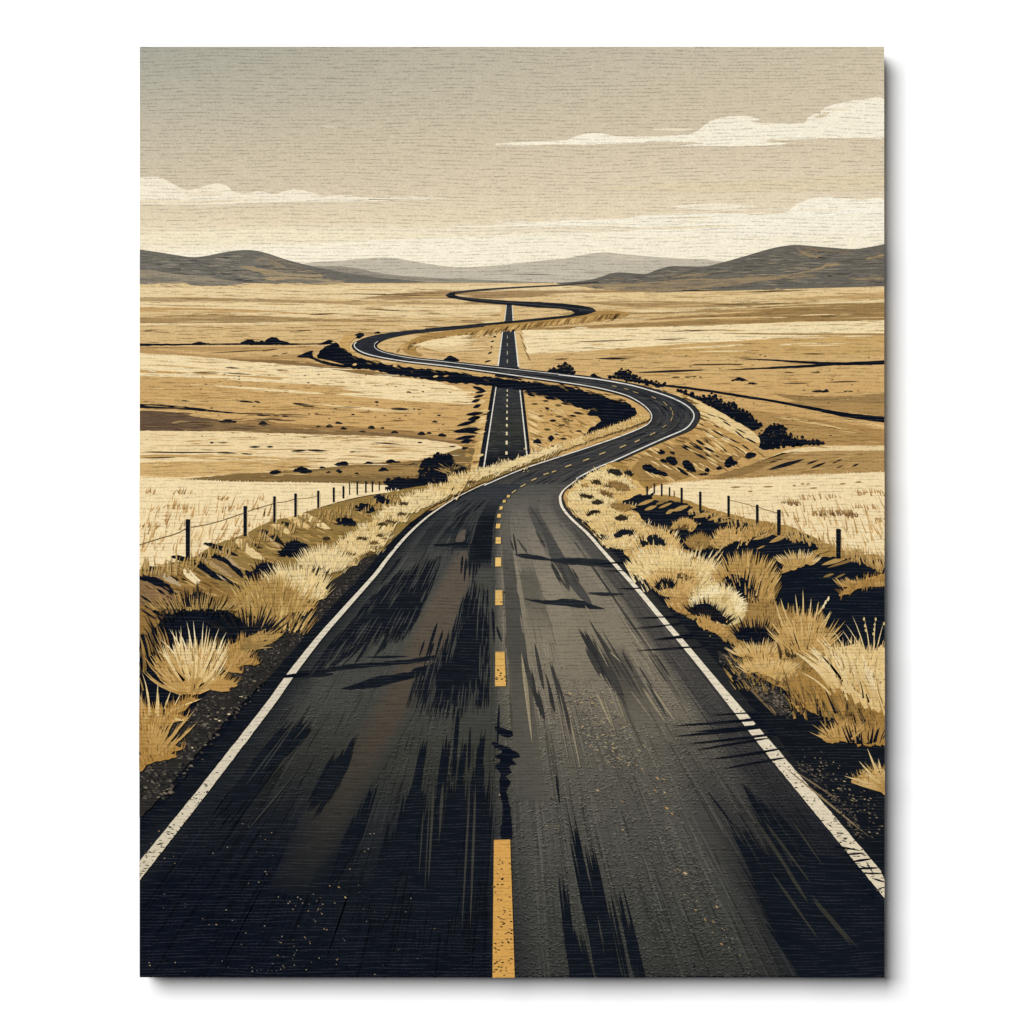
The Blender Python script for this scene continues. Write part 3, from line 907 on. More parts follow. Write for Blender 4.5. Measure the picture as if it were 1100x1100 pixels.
# ragged dark shadow left of the straight road
for (x0, y0, x1, y1, w) in [(507, 415, 522, 420, 4), (510, 422, 523, 420, 3), (508, 427, 520, 424.4, 3.2), (506, 432, 516, 429, 3.6), (508, 438, 517, 434.6, 4), (500, 445.4, 520, 443.4, 4),
                            (502, 451, 517, 447.6, 5), (490, 457.6, 512, 452, 4), (486, 464, 519, 460, 6), (490, 461.5, 516, 466, 3), (488, 472, 512, 468, 4.4), (494, 475, 510, 473, 5), (496, 482, 503, 480, 5),
                            (531, 357, 536, 355, 1.6), (530, 362, 533, 361, 1.6), (527, 367, 531, 366, 1.8), (527, 373, 529, 372, 1.8), (524, 380, 529, 378, 2), (520, 389, 528, 387, 2),
                            (558, 358, 562, 366, 1.4), (560, 366, 566, 376, 1.6), (564, 376, 570, 388, 1.6), (562, 372, 566, 380, 1)]:
    vg.streak(x0, y0, x1, y1, w, NAVY if x0 < 555 else '8d6c37')
for i in range(30):
    y = U(415, 508)
    x = 522 - (y - 415) * .12 + U(-3, 4)
    vg.streak(x - 4, y + 1, x + 5, y - 1, U(1.5, 3.5), random.choice(('dfbb78', 'c99f5b', 'e8c888')))
for i in range(14):
    y = U(470, 512)
    vg.streak(497 + U(-3, 12), y, 506 + U(-3, 12), y - 1, 3, random.choice(('a37e42', '8b6a37', 'bb9250')))
vg.build()
st.poly([(543.4, 327), (550.6, 327), (551.6, 345), (553.4, 356), (557.6, 396), (562, 418), (571, 496), (540, 512), (511, 516), (528.6, 414), (534.2, 394), (539, 356), (542, 345)], '171b22')
st.poly([(544.2, 328), (549.8, 328), (550.8, 345), (540.2, 356), (541.6, 345)], '33363a')
st.poly([(540.2, 356), (552.4, 356), (556.2, 395), (535.2, 393)], '303337')
st.grid([[(531.4, 414, '33353a'), (559.5, 416, '33353a')], [(526, 460, '33342f'), (564, 460, '35362f')], [(522, 478, '2d2f2e'), (567, 478, '2b2d2e')], [(518, 500, NAVY), (568, 496, NAVY)]])
for i in range(90):
    y = U(418, 490)
    t = (y - 415) / 90
    x = U(533 - 11 * t, 558 + 6 * t)
    st.streak(x - U(2, 6), y, x + U(2, 6), y, U(.5, 1.0), random.choice(('45463f', '22252a', '50504a', '1b1f26')))
ST = st.build()
for pts, w0, w1 in [([(544, 327.6), (542, 344.6)], .7, 1.0), ([(550.2, 327.6), (551.2, 344.6)], .7, 1.0), ([(539.8, 356), (535, 393)], 1.0, 1.6), ([(552.8, 356), (557, 394)], 1.0, 1.6),
                    ([(533, 415), (519, 507)], 1.0, 1.5), ([(558.4, 417.6), (566.4, 492)], 1.0, 1.5)]:
    e = Pen('edge_line', 14, ST)
    e.line(pts, w0, 'e9e3d3', w1=w1, smooth=False)
    e.build()
for y, hh, w in [(362, 3, .7), (370, 3, .7), (379, 4, .9), (388, 4, .9), (419.6, 2.2, 1.1), (424.4, 2, 1.1), (430, 2.4, 1.2), (436, 2.4, 1.3), (442.6, 2.6, 1.4), (449.6, 2.8, 1.6), (457, 3.2, 1.7), (465.6, 3.6, 1.8),
                 (475.4, 4.2, 2.0), (486.6, 3.4, 2.2)]:
    e = Pen('centre_dash', 14, ST)
    x = 545 - max(0, y - 415) * .013
    e.poly([(x - w / 2, y - hh / 2), (x + w / 2, y - hh / 2), (x + w * .55, y + hh / 2), (x - w * .55, y + hh / 2)], 'ead9b0' if y > 400 else 'b0a78f')
    e.build()

# ------------------------------------------------------------------ banks and the shade below the bends
bk = Pen('road_bank', 15, label='gold embankments along the winding road')
bk.rough([(430, 372), (440, 366), (462, 358), (500, 353), (550, 346.5), (600, 342), (632, 337), (642, 334), (662, 333.4), (676, 338), (640, 345), (600, 349), (560, 353), (520, 357), (500, 360),
          (470, 364), (450, 369), (446, 376), (455, 382), (438, 380)], 'ae8645', .5, 4)
for i in range(90):
    t = i / 90
    x = 432 + t * 240
    y = 371 - t * 34 - 4 * math.sin(t * 3)
    bk.streak(x + U(-2, 2), y - 1, x - U(4, 9), y + U(5, 8), U(1.0, 2.6), random.choice(('8d6c36', 'd9b26b', '73572a', 'caa05a')))
bk.band('e6c88e', [(452, 371), (470, 364.5), (490, 361), (498, 360.6)], [(452, 372), (470, 377), (490, 378), (498, 377)], wob=.4)
bk.band('f3d9a2', [(447, 370), (462, 365.5), (490, 361), (498, 360)], [(447, 372), (470, 373), (490, 371), (498, 369)], wob=.3)
bk.line([(404, 377), (420, 382), (450, 387), (490, 392)], 3, 'cda45f')
# outer lip of the left bend
bk.rough([(372, 360), (384, 361), (378, 366), (374, 371), (378, 378), (390, 384), (412, 389.5), (440, 393), (480, 398), (520, 403), (560, 408.6), (600, 414), (640, 421.5), (668, 430), (690, 440), (698, 446),
          (690, 454), (670, 464), (640, 476), (600, 490), (596, 484), (640, 466), (676, 450), (676, 440), (650, 430), (600, 420), (540, 411), (480, 402), (410, 394), (370, 384), (362, 376), (366, 366)],
         'cfa55f', .5, 4)
bk.build()
sh = Pen('bank_shadow', 16, label='black ragged printed shadow on the bank below the upper bend')
sh.rough([(319, 383), (326, 380), (332, 377.6), (337, 376.4), (335, 380), (338, 384), (346, 387.4), (360, 391.4), (372, 394), (360, 393.4), (345, 389.6), (332, 384.6)], NAVY, .5, 2.5)
main = [(340, 382), (345, 375.4), (352, 371.6), (360, 368.4), (366, 373), (372, 377), (378, 381.4), (395, 386.6), (410, 390.4), (440, 394.6), (480, 398.8), (520, 404.4), (560, 409), (580, 411.4), (604, 414),
        (622, 418.4), (640, 422.6), (655, 428), (672, 432.6), (684, 440.6), (682, 446), (673, 452), (662, 458), (650, 464), (632, 470.6), (613, 478), (600, 484), (586, 489), (570, 494), (563, 496), (568, 489), (600, 482),
        (613, 476), (625, 470), (632, 462), (645, 453), (641, 447), (630, 446.4), (634, 441), (622, 437.6), (605, 430.5), (588, 425.4), (568, 420), (545, 416.6), (530, 415.4), (512, 412.6), (498, 412),
        (480, 410.6), (455, 406.6), (430, 403), (400, 397.6), (375, 395.4), (356, 391), (344, 386)]
sh.poly(jag(spl(main, 4, True), 1.0, 3.2), NAVY)  # shadow under the bends, drawn as dark ink
for i in range(70):
    t = random.random()
    k = int(t * 18)
    a, bq = main[4 + k], main[5 + k]
    x, y = a[0] + U(0, 1) * (bq[0] - a[0]), a[1] + U(0, 1) * (bq[1] - a[1])
    sh.streak(x - U(2, 6), y - .5, x + U(1, 5), y + U(1, 2.5), U(1, 1.8), random.choice((NAVY,) * 4 + ('7d6335', '4d3e26', '5e4a2a')))
for x, y, w in [(468, 403.8, 6), (479, 403.4, 6), (425, 392, 7), (381, 391, 5)]:
    sh.streak(x - w / 2, y + 1, x + w / 2, y, U(1.6, 3), random.choice(('c89e58', 'b18945', 'd9b36d')))
for (x0, y0, x1, y1, w) in [(336, 378.6, 341, 385, 3), (340, 385, 370, 392, 1.8)]:
    sh.streak(x0, y0, x1, y1, w, 'd1a862')
for i in range(26):                           # torn lower edge on the dry slope
    x = U(560, 640)
    y = 419 + (x - 560) * .26 + U(-1, 3)
    sh.streak(x, y, x + U(6, 14), y + U(0, 3), U(1.5, 3), random.choice((NAVY, '6d5630', NAVY)))
for x, y, w in [(577, 474, 9), (604, 478, 12), (592, 470, 7), (596, 481, 10)]:
    sh.rough([(x - w / 2, y + 2), (x - w / 5, y - 2), (x + w / 4, y - 2), (x + w / 2, y + 2)], NAVY, .5, 2)
sh.build()

# right bank outside the bend
rb = Pen('road_bank', 16, label='striped gold bank right of the bend')
rb.rough([(690, 413), (712, 419), (740, 426), (760, 436), (790, 452), (810, 464), (817, 476), (812, 482), (800, 488), (786, 494), (770, 500), (752, 506), (730, 512), (700, 520), (690, 528), (668, 540),
          (640, 540), (620, 520), (640, 503), (690, 484), (720, 470), (738, 462), (746, 452), (749, 445), (742, 436), (720, 424)], 'c69b55', .6, 5)
rb.rough([(700, 415), (718, 420), (744, 428), (770, 441), (795, 455), (812, 466), (816, 476), (800, 472), (782, 462), (764, 452), (752, 450), (749, 443), (738, 432)], 'e9ca8b', .6, 5)
rb.rough([(690, 490), (720, 480), (745, 476), (775, 488), (800, 487), (780, 500), (740, 512), (700, 520), (676, 516)], 'a27d41', .8, 5)
for i in range(240):
    x, y = U(690, 812), U(430, 512)
    if x < 750 and y < 476 - (x - 690) * .35 or y < 420 + (x - 700) * .46 or y > 520 - (x - 690) * .28:
        continue
    l_ = U(6, 16)
    rb.streak(x, y, x + l_, y + l_ * U(.45, .75), U(.8, 2.2), random.choice(('a88044', 'e9c988', '8d6a35', 'd8b06a', 'f0d59a')))
for (x0, y0, x1, y1, w) in [(763, 461, 790, 475, 2.4), (760, 467, 771, 471, 3), (754, 470, 764, 478, 3.4), (747, 472, 758, 479, 3.4), (740, 475, 756, 484, 4.4), (756, 480, 768, 486, 3), (731, 478, 744, 484, 5),
                            (744, 485, 760, 494, 3), (757, 486, 766, 495, 2.4), (771, 478, 782, 486, 2.2), (786, 478, 800, 487, 2.4), (766, 488, 773, 491, 2), (789, 462, 801, 472, 2.0), (800, 470, 814, 477, 2.2),
                            (776, 452, 786, 458, 1.8), (770, 447, 782, 453, 1.4), (758, 444, 770, 448, 1.2), (790, 460, 802, 466, 1.6), (766, 456, 776, 461, 1.6), (752, 460, 763, 466, 1.6), (781, 470, 796, 477, 1.8),
                            (796, 477, 806, 484, 2)]:
    rb.streak(x0, y0, x1, y1, w, '1a1a1e', 0, .45)
for pts in [[(715, 492), (722, 490), (728, 495), (726, 500), (718, 498)], [(733, 496), (738, 494), (744, 499), (748, 507), (740, 506), (734, 501)],
            [(690, 500), (698, 499), (706, 504), (716, 508), (717, 512), (706, 510), (692, 505)], [(778, 498), (783, 491), (786, 490), (788, 494), (793, 497), (788, 500), (781, 502)],
            [(769, 503), (773, 500), (776, 503), (772, 505)], [(757, 505), (760, 502), (763, 505), (760, 508)], [(670, 507), (674, 504), (680, 508), (682, 512), (674, 510)], [(800, 491), (803, 486), (807, 486), (813, 488), (806, 493)],
            [(706, 484), (712, 483), (715, 487), (708, 488)], [(719, 486), (724, 485), (725, 489)], [(709, 494), (713, 493), (717, 498), (712, 497)], [(727, 502), (734, 505), (740, 511), (732, 508)],
            [(750, 509), (757, 508), (762, 509), (754, 511)]]:
    rb.rough(pts, NAVY, .5, 2)
for i in range(60):                            # shade right along the asphalt of the bend
    t = random.random()
    q = spl([(700, 416), (725, 424), (742, 434), (751, 445), (748, 456), (738, 465), (715, 476), (680, 489), (650, 501)], 8)
    x, y = q[int(t * (len(q) - 1))]
    rb.streak(x, y, x + U(6, 14), y + U(1, 5), U(1, 2.6), random.choice(('8d6b36', '6f5429', 'b48b49', 'e2bd79')))
rb.build()

# ------------------------------------------------------------------ the winding road
wr = Pen('winding_road', 19, label='winding asphalt road with white edge lines')
# farthest bends
wr.line([(642, 302.6), (605, 306), (560, 308.4), (520, 311), (497, 313.2), (483, 315.4)], .9, '3a3a3a', w1=2.4)
far = [[(478, 317), (482, 314.6), (490, 313.6), (487, 316), (490, 318), (510, 320.4), (550, 323.2), (580, 324.4), (610, 326.4), (628, 328.6), (640, 331.6), (641, 334), (632, 337.6), (615, 340.4), (590, 343.4), (550, 347), (510, 350.6),
        (480, 353.6), (455, 356), (455, 353), (480, 350.8), (510, 348.2), (550, 344.6), (590, 340.6), (612, 338.2), (618, 336), (612, 333), (600, 331.4), (570, 329.6), (550, 327.6), (530, 326.2), (510, 324.2), (494, 321.6), (481, 319.4)]]
wr.poly(jag(far[0], .12, 6), '1b1f25')
wr.line([(492, 319), (530, 323.6), (580, 327.6), (620, 331.6), (636, 333)], 1.0, '3c3e40')
wr.line([(622, 333.4), (632, 333.2), (638, 333.6)], 2.2, '34373b')
outer = [(520, 348.6), (480, 352), (445, 354.6), (420, 357.4), (400, 361), (388, 365), (380, 370), (381.6, 375.6), (392, 381), (410, 385.2), (440, 389.8), (480, 394.4), (520, 399.8), (560, 405.4), (600, 411), (640, 417.6), (670, 425),
         (686, 432), (697, 440), (701.6, 446.6), (699, 454.6), (690, 460.6), (668, 469.6), (640, 479.4), (600, 492.6), (560, 505.6), (520, 522.4), (493, 533.4)]
inner = [(520, 350.8), (480, 354.6), (450, 357.4), (425, 361.4), (411, 365.4), (404, 370), (405.6, 374), (415, 378), (440, 383), (470, 386.4), (480, 387.6), (520, 392), (560, 396.4), (600, 400.8), (640, 405.6), (680, 412.6), (710, 420.6),
         (730, 427.6), (743, 436), (749.6, 445), (747, 454.6), (739, 462.6), (716, 472), (690, 483), (660, 496.6), (640, 504.6), (620, 515.6), (607, 525.4)]
so, si = spl(outer, 8), spl(inner, 8)
n = 160
so = [so[int(i * (len(so) - 1) / n)] for i in range(n + 1)]
si = [si[int(i * (len(si) - 1) / n)] for i in range(n + 1)]


def across(a, b, t):
    return (a[0] + (b[0] - a[0]) * t, a[1] + (b[1] - a[1]) * t)


rows = []
for i in range(n + 1):
    t = i / n
    base = mix('2b2e34', '2c2f36', t / .5) if t < .5 else mix('2c2f36', '4a4844', (t - .5) / .5)
    rows.append([across(so[i], si[i], s) + (sc_(base, k),) for s, k in ((-.06, .35), (.02, .7), (.25, 1.0), (.5, .8), (.75, 1.05), (.98, .8), (1.06, .4))])
wr.grid(rows)
for i in range(420):
    k = random.randint(int(n * .30), n - 8)
    s = random.choice((U(.1, .9), U(.2, .4), U(.6, .8)))
    a, bq = across(so[k], si[k], s), across(so[k + 6], si[k + 6], s)
    wr.streak(a[0], a[1], bq[0], bq[1], U(.5, 1.6), random.choice(('1b1f27', '3d3e3f', '4d4c48', '23262c')))

# near road: s = -1 on the left line, 0 on the centre, +1 on the right line
def interp(tab, y):
    ks = [q[0] for q in tab]
    if y <= ks[0]:
        a, b = tab[0], tab[1]
    elif y >= ks[-1]:
        a, b = tab[-2], tab[-1]
    else:
        k = bisect_right(ks, y)
        a, b = tab[k - 1], tab[k]
    return a[1] + (b[1] - a[1]) * (y - a[0]) / (b[0] - a[0])


XL = [(519, 522), (533, 493), (550, 466), (565, 447.6), (583, 430), (602, 414.6), (618, 402.4), (651, 373), (683, 344.8), (716, 318.8), (738, 303), (760, 287.2), (850, 217.6), (930, 154), (1050, 58)]
XR = [(515, 620), (525, 607), (530, 603), (534, 601.6), (545, 604), (558, 614.6), (572, 630), (590, 646), (605, 659.4), (632, 684), (662, 709), (685, 728.6), (722, 759.4), (740, 774), (808, 830), (886, 895), (958, 955), (1050, 1031)]
XC = [(505, 594), (515, 574), (521, 562), (528, 552), (533, 546), (538, 541.6), (545, 538), (553, 536), (565, 535), (580, 535), (604, 535), (642, 536), (718, 538), (902, 539.6), (1050, 541)]


def R(s, y):
    c = interp(XC, y)
    return (c + s * (c - interp(XL, y)) if s < 0 else c + s * (interp(XR, y) - c), y)


def roadcol(s, y):
    """The asphalt ink: worn tan right lane, darker left lane, almost black at the foot."""
    keys_r = [(520, '504e49'), (560, '6f695e'), (620, '867c6a'), (690, '857b67'), (740, '7b7261'), (800, '625d52'), (860, '545149'), (950, '474640'), (1050, '353632')]
    keys_l = [(520, '33363a'), (560, '393b3b'), (620, '474843'), (690, '484943'), (760, '42433d'), (820, '383932'), (880, '25282a'), (950, '12171f'), (1050, '0a101b')]

    def kv(keys):
        for (ya, ca), (yb, cb) in zip(keys, keys[1:]):
            if y <= yb:
                return mix(ca, cb, max(0, (y - ya) / (yb - ya)))
        return C(keys[-1][1])
    t = min(1, max(0, (s + .04) / .12))
    c = tuple(a + (b - a) * t for a, b in zip(kv(keys_l), kv(keys_r)))
    if s > .78:                                   # untravelled strip by the right line
        k = min(1, (s - .78) / .08)
        c = mix(c, mix('55504a', '23262a', min(1, max(0, (y - 560) / 440))), k)
    if s < -.84:
        c = mix(c, '1c2025', min(1, (-.84 - s) / .1) * .8)
    if y > 760:                                   # foot of the sheet: both outer sides go to black
        k = min(1, (y - 760) / 200)
        if s > .55:
            c = mix(c, NAVY, k * min(1, (s - .55) / .15))
        if s < -.45:
            c = mix(c, NAVY, k * min(1, (-.45 - s) / .15))
    return c


ss = [-1.22, -1.1, -1.03, -1.0, -.93, -.84, -.7, -.55, -.4, -.25, -.12, -.04, 0, .04, .08, .16, .28, .4, .55, .7, .78, .86, .94, 1.0, 1.05, 1.1, 1.16]
rows = []
for y in list(range(520, 560, 3)) + list(range(560, 1054, 8)):
    row = []
    for s in ss:
        if s < -1.05:
            c = C(NAVY)
        elif s > 1.08:
            c = mix('2a2a2b', '191c20', min(1, max(0, (y - 600) / 250)))
        elif abs(s) > .98:
            c = mix('33322f', '14191f', min(1, max(0, (y - 560) / 330))) if s > 0 else C('1a1e23')
        else:
            c = roadcol(s, y)
        e = s
        if y < 560:                                # shoulders narrow towards the bend
            k = .25 + .75 * max(0, (y - 520) / 40)
            e = max(-1 - .08 * k, min(1 + .1 * k, s)) if abs(s) > 1 else s
        row.append(R(e, y) + (c,))
    rows.append(row)
wr.grid(rows)
WR = wr.build()

rd = Pen('tyre_marking', 24.2, WR, cycle=260)


def sp(pts, col, amp=.8, step=5):
    rd.poly(jag(spl(pts, 4, True), amp, step), col)


# lighter worn lanes
def lane(s0, s1, y0, y1, col, taper=.12, k=14):
    L_, R_ = [], []
    for i in range(k + 1):
        t = i / k
        y = y0 + (y1 - y0) * t
        sm, hw = (s0 + s1) / 2, (s1 - s0) / 2 * min(1, t / taper if taper else 1, (1 - t) / taper if taper else 1)
        L_.append(R(sm - hw, y))
        R_.append(R(sm + hw, y))
    rd.poly(L_ + R_[::-1], col)


def lane2(s0, s1, y0, y1, c0, c1, k=14, fi=.22, fo=.5):
    """A worn or darker wheel track that fades into the asphalt at both ends."""
    z = rd.z()

    def cc(t, s):
        y = y0 + (y1 - y0) * t
        return mix(roadcol(s, y), mix(c0, c1, t), max(0, min(1, t / fi, (1 - t) / fo)))
    for i in range(k):
        ta, tb = i / k, (i + 1) / k
        ya, yb = y0 + (y1 - y0) * ta, y0 + (y1 - y0) * tb
        rd.raw([R(s0, ya) + cc(ta, s0), R(s1, ya) + cc(ta, s1), R(s1, yb) + cc(tb, s1), R(s0, yb) + cc(tb, s0)], z)
    for j in range(int(10 + (s1 - s0) * 60)):          # dry-brushed sides and tail
        s_ = random.choice((s0, s1, U(s0, s1))) + U(-.012, .012)
        ta = U(0, .8)
        ya = y0 + (y1 - y0) * ta
        yb = ya + U(10, 46) * (ya - 480) / 200
        m = mix(roadcol(s_, ya), mix(c0, c1, ta), U(.4, 1.1))
        rd.streak(*R(s_, ya), *R(s_ + U(-.004, .004), yb), U(.7, 2.0) * (ya - 440) / 200, m, 0, U(.25, .7))


def tyre(x0, y0, x1, y1, w, col, peak=.4):
    """Dry brush stroke: narrow ones are single streaks, broad ones break into many fine ones."""
    if w < 4.5:
        rd.streak(x0, y0, x1, y1, w, col, 0, peak, 8)
        return
    d = math.hypot(x1 - x0, y1 - y0)
    nx, ny = -(y1 - y0) / d, (x1 - x0) / d
    rd.streak(x0 + (x1 - x0) * .12, y0 + (y1 - y0) * .12, x0 + (x1 - x0) * .85, y0 + (y1 - y0) * .85, w * .62, col, 0, peak, 10)
    for i in range(int(w * .8) + 4):
        o = U(-.5, .5) * w
        a, b = U(0, .45), U(.55, 1.08)
        rd.streak(x0 + (x1 - x0) * a + nx * o, y0 + (y1 - y0) * a + ny * o, x0 + (x1 - x0) * b + nx * o, y0 + (y1 - y0) * b + ny * o, U(.9, 1.6 + w * .10), col, 0, U(.3, .7), 6)

lane2(.33, .72, 560, 700, '83796a', '7e745f')
lane2(.04, .14, 540, 860, '55524a', '3f3e37')
lane2(.44, .60, 536, 600, '56534d', '4b4945')
lane2(.17, .30, 600, 690, '5e594e', '6a6353')
lane2(.32, .46, 604, 730, '8c8270', '81765f')
lane2(.78, .80, 575, 760, '3c3a37', '3a3834')
lane2(.14, .17, 585, 720, '8a806e', '7a705c')
lane2(.52, .66, 690, 780, '5a544a', '4b473e')
lane2(-.16, -.04, 560, 800, '4b4a44', '3a3a34')
sp([R(.47, 545), R(.52, 560), R(.49, 590), R(.47, 600), R(.55, 640), R(.62, 650), R(.6, 615), R(.6, 590), R(.56, 560), R(.5, 545)], '4a4844', .4)
# brown dirt strip of the left lane
zz_ = [(590, -.24, -.02 - .26), ]
z0 = rd.z()
dirt = [(586, -.36, -.24, '5a5046'), (620, -.42, -.22, '5d5246'), (660, -.47, -.25, '5b5043'), (700, -.48, -.28, '574c40'), (740, -.50, -.36, '51473b'), (790, -.54, -.42, '484036'), (840, -.57, -.46, '3c372f'), (900, -.58, -.48, '2b2a28'), (960, -.57, -.50, '14191f')]
for (ya, a0, a1, ca), (yb, b0, b1, cb) in zip(dirt, dirt[1:]):
    am, bm = (a0 + a1) / 2, (b0 + b1) / 2
    ea, eb = roadcol(am, ya), roadcol(bm, yb)
    ca, cb = C(ca), C(cb)
    for u0, u1, k0, k1 in ((a0 - .05, a0 + .03, 0, 1), (a0 + .03, a1 - .03, 1, 1), (a1 - .03, a1 + .03, 1, 0)):
        v0, v1 = u0 - a0 + b0, (u1 - a1 + b1 if u1 >= a1 - .03 else u1 - a0 + b0)
        if u0 >= a1 - .04:
            v0 = u0 - a1 + b1
        rd.raw([R(u0, ya) + mix(ea, ca, k0), R(u1, ya) + mix(ea, ca, k1), R(v1, yb) + mix(eb, cb, k1), R(v0, yb) + mix(eb, cb, k0)], z0)

rd.step()
# dark wheel patches, left lane
lane2(-.27, -.06, 533, 612, '14191f', '12171f', fi=.3, fo=.12)
lane2(-.62, -.46, 536, 590, '1a1e23', '1d2226', fi=.3, fo=.4)
lane2(-.44, -.30, 560, 592, '1c2025', '171c22', fi=.5, fo=.15)
lane2(-.82, -.70, 545, 600, '24282b', '2a2d2e', fi=.4, fo=.4)
for i in range(26):
    y = U(536, 584)
    s_ = U(-.75, -.3)
    rd.streak(*R(s_, y), *R(s_ - U(.0, .03), y + U(8, 20)), U(.8, 2), random.choice(('14191f', '1d2226', '4a4b48', '3b3d3c')))
rd.rough([(489, 582), (492, 574), (497, 569), (501, 569), (499.5, 575), (499, 581)], '5c5349', .3, 3)
rd.rough([(466, 585), (480, 583.6), (500, 583), (502, 588), (486, 587), (470, 587.4)], '14191f', .3, 3)
for x, y0, y1, w in [(497, 596, 618, 3), (501, 598, 626, 3), (506, 597, 622, 3), (510, 598, 628, 2.6), (516, 596, 612, 3), (520, 598, 606, 3), (524, 596, 606, 3), (513, 598, 620, 2)]:
    rd.streak(x, y0, x - (y1 - y0) * .09, y1, w, '14191f', 0, .3)
sp([(468, 612), (466, 622), (460, 634), (455, 645), (448, 654), (440, 666), (430, 672), (412, 672), (399, 676), (384, 684), (372, 696), (356, 706), (345, 708), (360, 694), (372, 680), (384, 664), (394, 650),
    (408, 640), (424, 628), (440, 620), (455, 618)], '151a21', 1.2)
for (x0, y0, x1, y1, w) in [(432, 597, 408, 628, 3), (442, 613, 420, 640, 2.4), (434, 612, 418, 632, 3), (426, 616, 414, 632, 2), (448, 612, 430, 642, 2), (465, 609, 452, 640, 4), (461, 608, 448, 632, 3),
                            (452, 656, 424, 692, 4), (446, 664, 430, 690, 3), (424, 674, 406, 702, 3.4), (418, 680, 402, 706, 2.4), (404, 680, 380, 714, 4), (396, 684, 366, 716, 4), (388, 690, 360, 714, 4), (376, 696, 352, 718, 5),
                            (430, 668, 410, 700, 2.6)]:
    tyre(x0, y0, x1, y1, w, '171c23', .4)
for (x0, y0, x1, y1, w) in [(440, 618, 416, 656, 2), (430, 628, 420, 650, 1.6), (400, 690, 384, 712, 1.4), (386, 694, 366, 716, 1.4), (448, 650, 436, 676, 2)]:
    rd.streak(x0, y0, x1, y1, w, '45463f')
# dark patch left of the centre line and the shadow that crosses
rd.poly(jag([(502, 648), (506, 643), (514, 646), (522, 643), (523, 660), (522.5, 690), (522, 720), (521.6, 740), (508, 744), (497, 750), (482, 752), (468, 751), (465, 741), (446, 736.5), (441, 735), (452, 731), (458, 727), (444, 722), (441, 719), (466, 713), (474, 709), (480, 704), (486, 690), (492, 670), (497, 656)], .7, 4), '12171f')
for (x0, y0, x1, y1, w) in [(498, 640, 486, 700, 4), (506, 636, 498, 660, 3), (516, 634, 512, 660, 3), (470, 668, 456, 712, 3.6), (476, 676, 466, 712, 3), (466, 690, 460, 708, 3), (456, 688, 450, 706, 2.4), (480, 700, 474, 716, 3), (529, 652, 531, 692, 3),
                            (455, 738, 450, 758, 2.8), (464, 740, 461, 768, 3.4), (480, 746, 478, 762, 2.6), (492, 750, 490, 760, 2), (516, 740, 514, 756, 3), (500, 746, 498, 758, 2), (471, 748, 470, 760, 2)]:
    tyre(x0, y0, x1, y1, w, '12171f', .3)
rd.streak(533, 672, 539, 690, 3, '1a1e24')
for (x0, y0, x1, y1, w) in [(514, 646, 512, 690, 1.2), (516, 690, 515, 730, 1.2), (476, 700, 472, 720, 1.6), (521, 650, 520, 710, 1.2)]:
    rd.streak(x0, y0, x1, y1, w, '4a4a44')
sp([(318, 722), (350, 718), (380, 713), (410, 711), (440, 708), (466, 704), (468, 708), (440, 713), (405, 716), (370, 719), (345, 723)], '14191f', .5)
sp([(366, 740), (390, 732), (402, 727), (425, 724), (447, 721), (452, 726), (430, 732), (405, 738), (385, 740)], '12171f', .5)
sp([(318, 727), (340, 724), (360, 723), (345, 727)], '161b22', .4)
rd.streak(392, 706, 440, 705, 2.6, '171c22')
FEATHER = [[(468, 612), (455, 645), (440, 666), (412, 672), (384, 684), (345, 708), (372, 680), (394, 650), (424, 628)],
           [(503, 645), (522, 642), (522, 690), (521, 741), (497, 750), (468, 751), (446, 736), (474, 709), (490, 676)]]
for f_ in FEATHER:
    for x, y in resample(f_, 1.5, True):
        for k_ in range(2):
            c_ = interp(XC, y)
            s_ = (x - c_) / (c_ - interp(XL, y)) + U(-.02, .02)
            ya, yb = y + U(-22, 2), y + U(4, 26)
            m_ = '12171f' if random.random() < .72 else mix(roadcol(s_, y), '1b2026', U(0, .4))
            rd.streak(*R(s_, ya), *R(s_, yb), U(.7, 1.8), m_, 0, U(.3, .7))
rd.step()
# streaks below
for (x0, y0, x1, y1, w) in [(459, 784, 437, 900, 9), (453, 800, 448, 890, 5), (481, 782, 470, 880, 8), (494, 756, 484, 850, 6), (500, 790, 492, 860, 6), (497, 820, 484, 960, 30), (470, 850, 440, 980, 36), (520, 780, 512, 850, 7),
                            (520, 820, 506, 990, 26), (536, 756, 534, 800, 2.8), (490, 790, 488, 840, 3), (505, 780, 503, 830, 3), (448, 840, 424, 960, 24), (402, 838, 372, 930, 12), (390, 870, 352, 960, 14), (516, 800, 512, 880, 10),
                            (480, 900, 470, 1020, 60), (430, 880, 400, 1000, 26)]:
    tyre(x0, y0, x1, y1, w, '0f151e', .55)
sp([(531, 780), (540, 782), (551, 786), (549, 792), (538, 790)], NAVY, .5)
sp([(529, 796), (538, 800), (549, 804), (559, 813), (548, 815), (556, 821), (546, 822), (550, 830), (543, 833), (548, 840), (544, 850), (548, 870), (550, 900), (538, 900), (540, 870), (536, 848), (537, 830), (531, 824), (538, 817),
    (530, 812), (540, 808), (530, 802)], NAVY, .7, 4)
for (x0, y0, x1, y1, w) in [(505, 842, 496, 1000, 2.4), (511, 840, 505, 1000, 3.0), (467, 830, 460, 950, 3.0), (476, 840, 472, 900, 3.6), (455, 870, 450, 940, 1.6), (529, 830, 526, 880, 1.4), (462, 850, 456, 960, 1.4)]:
    tyre(x0, y0, x1, y1, w, '3b3a34', .35)
rd.step()
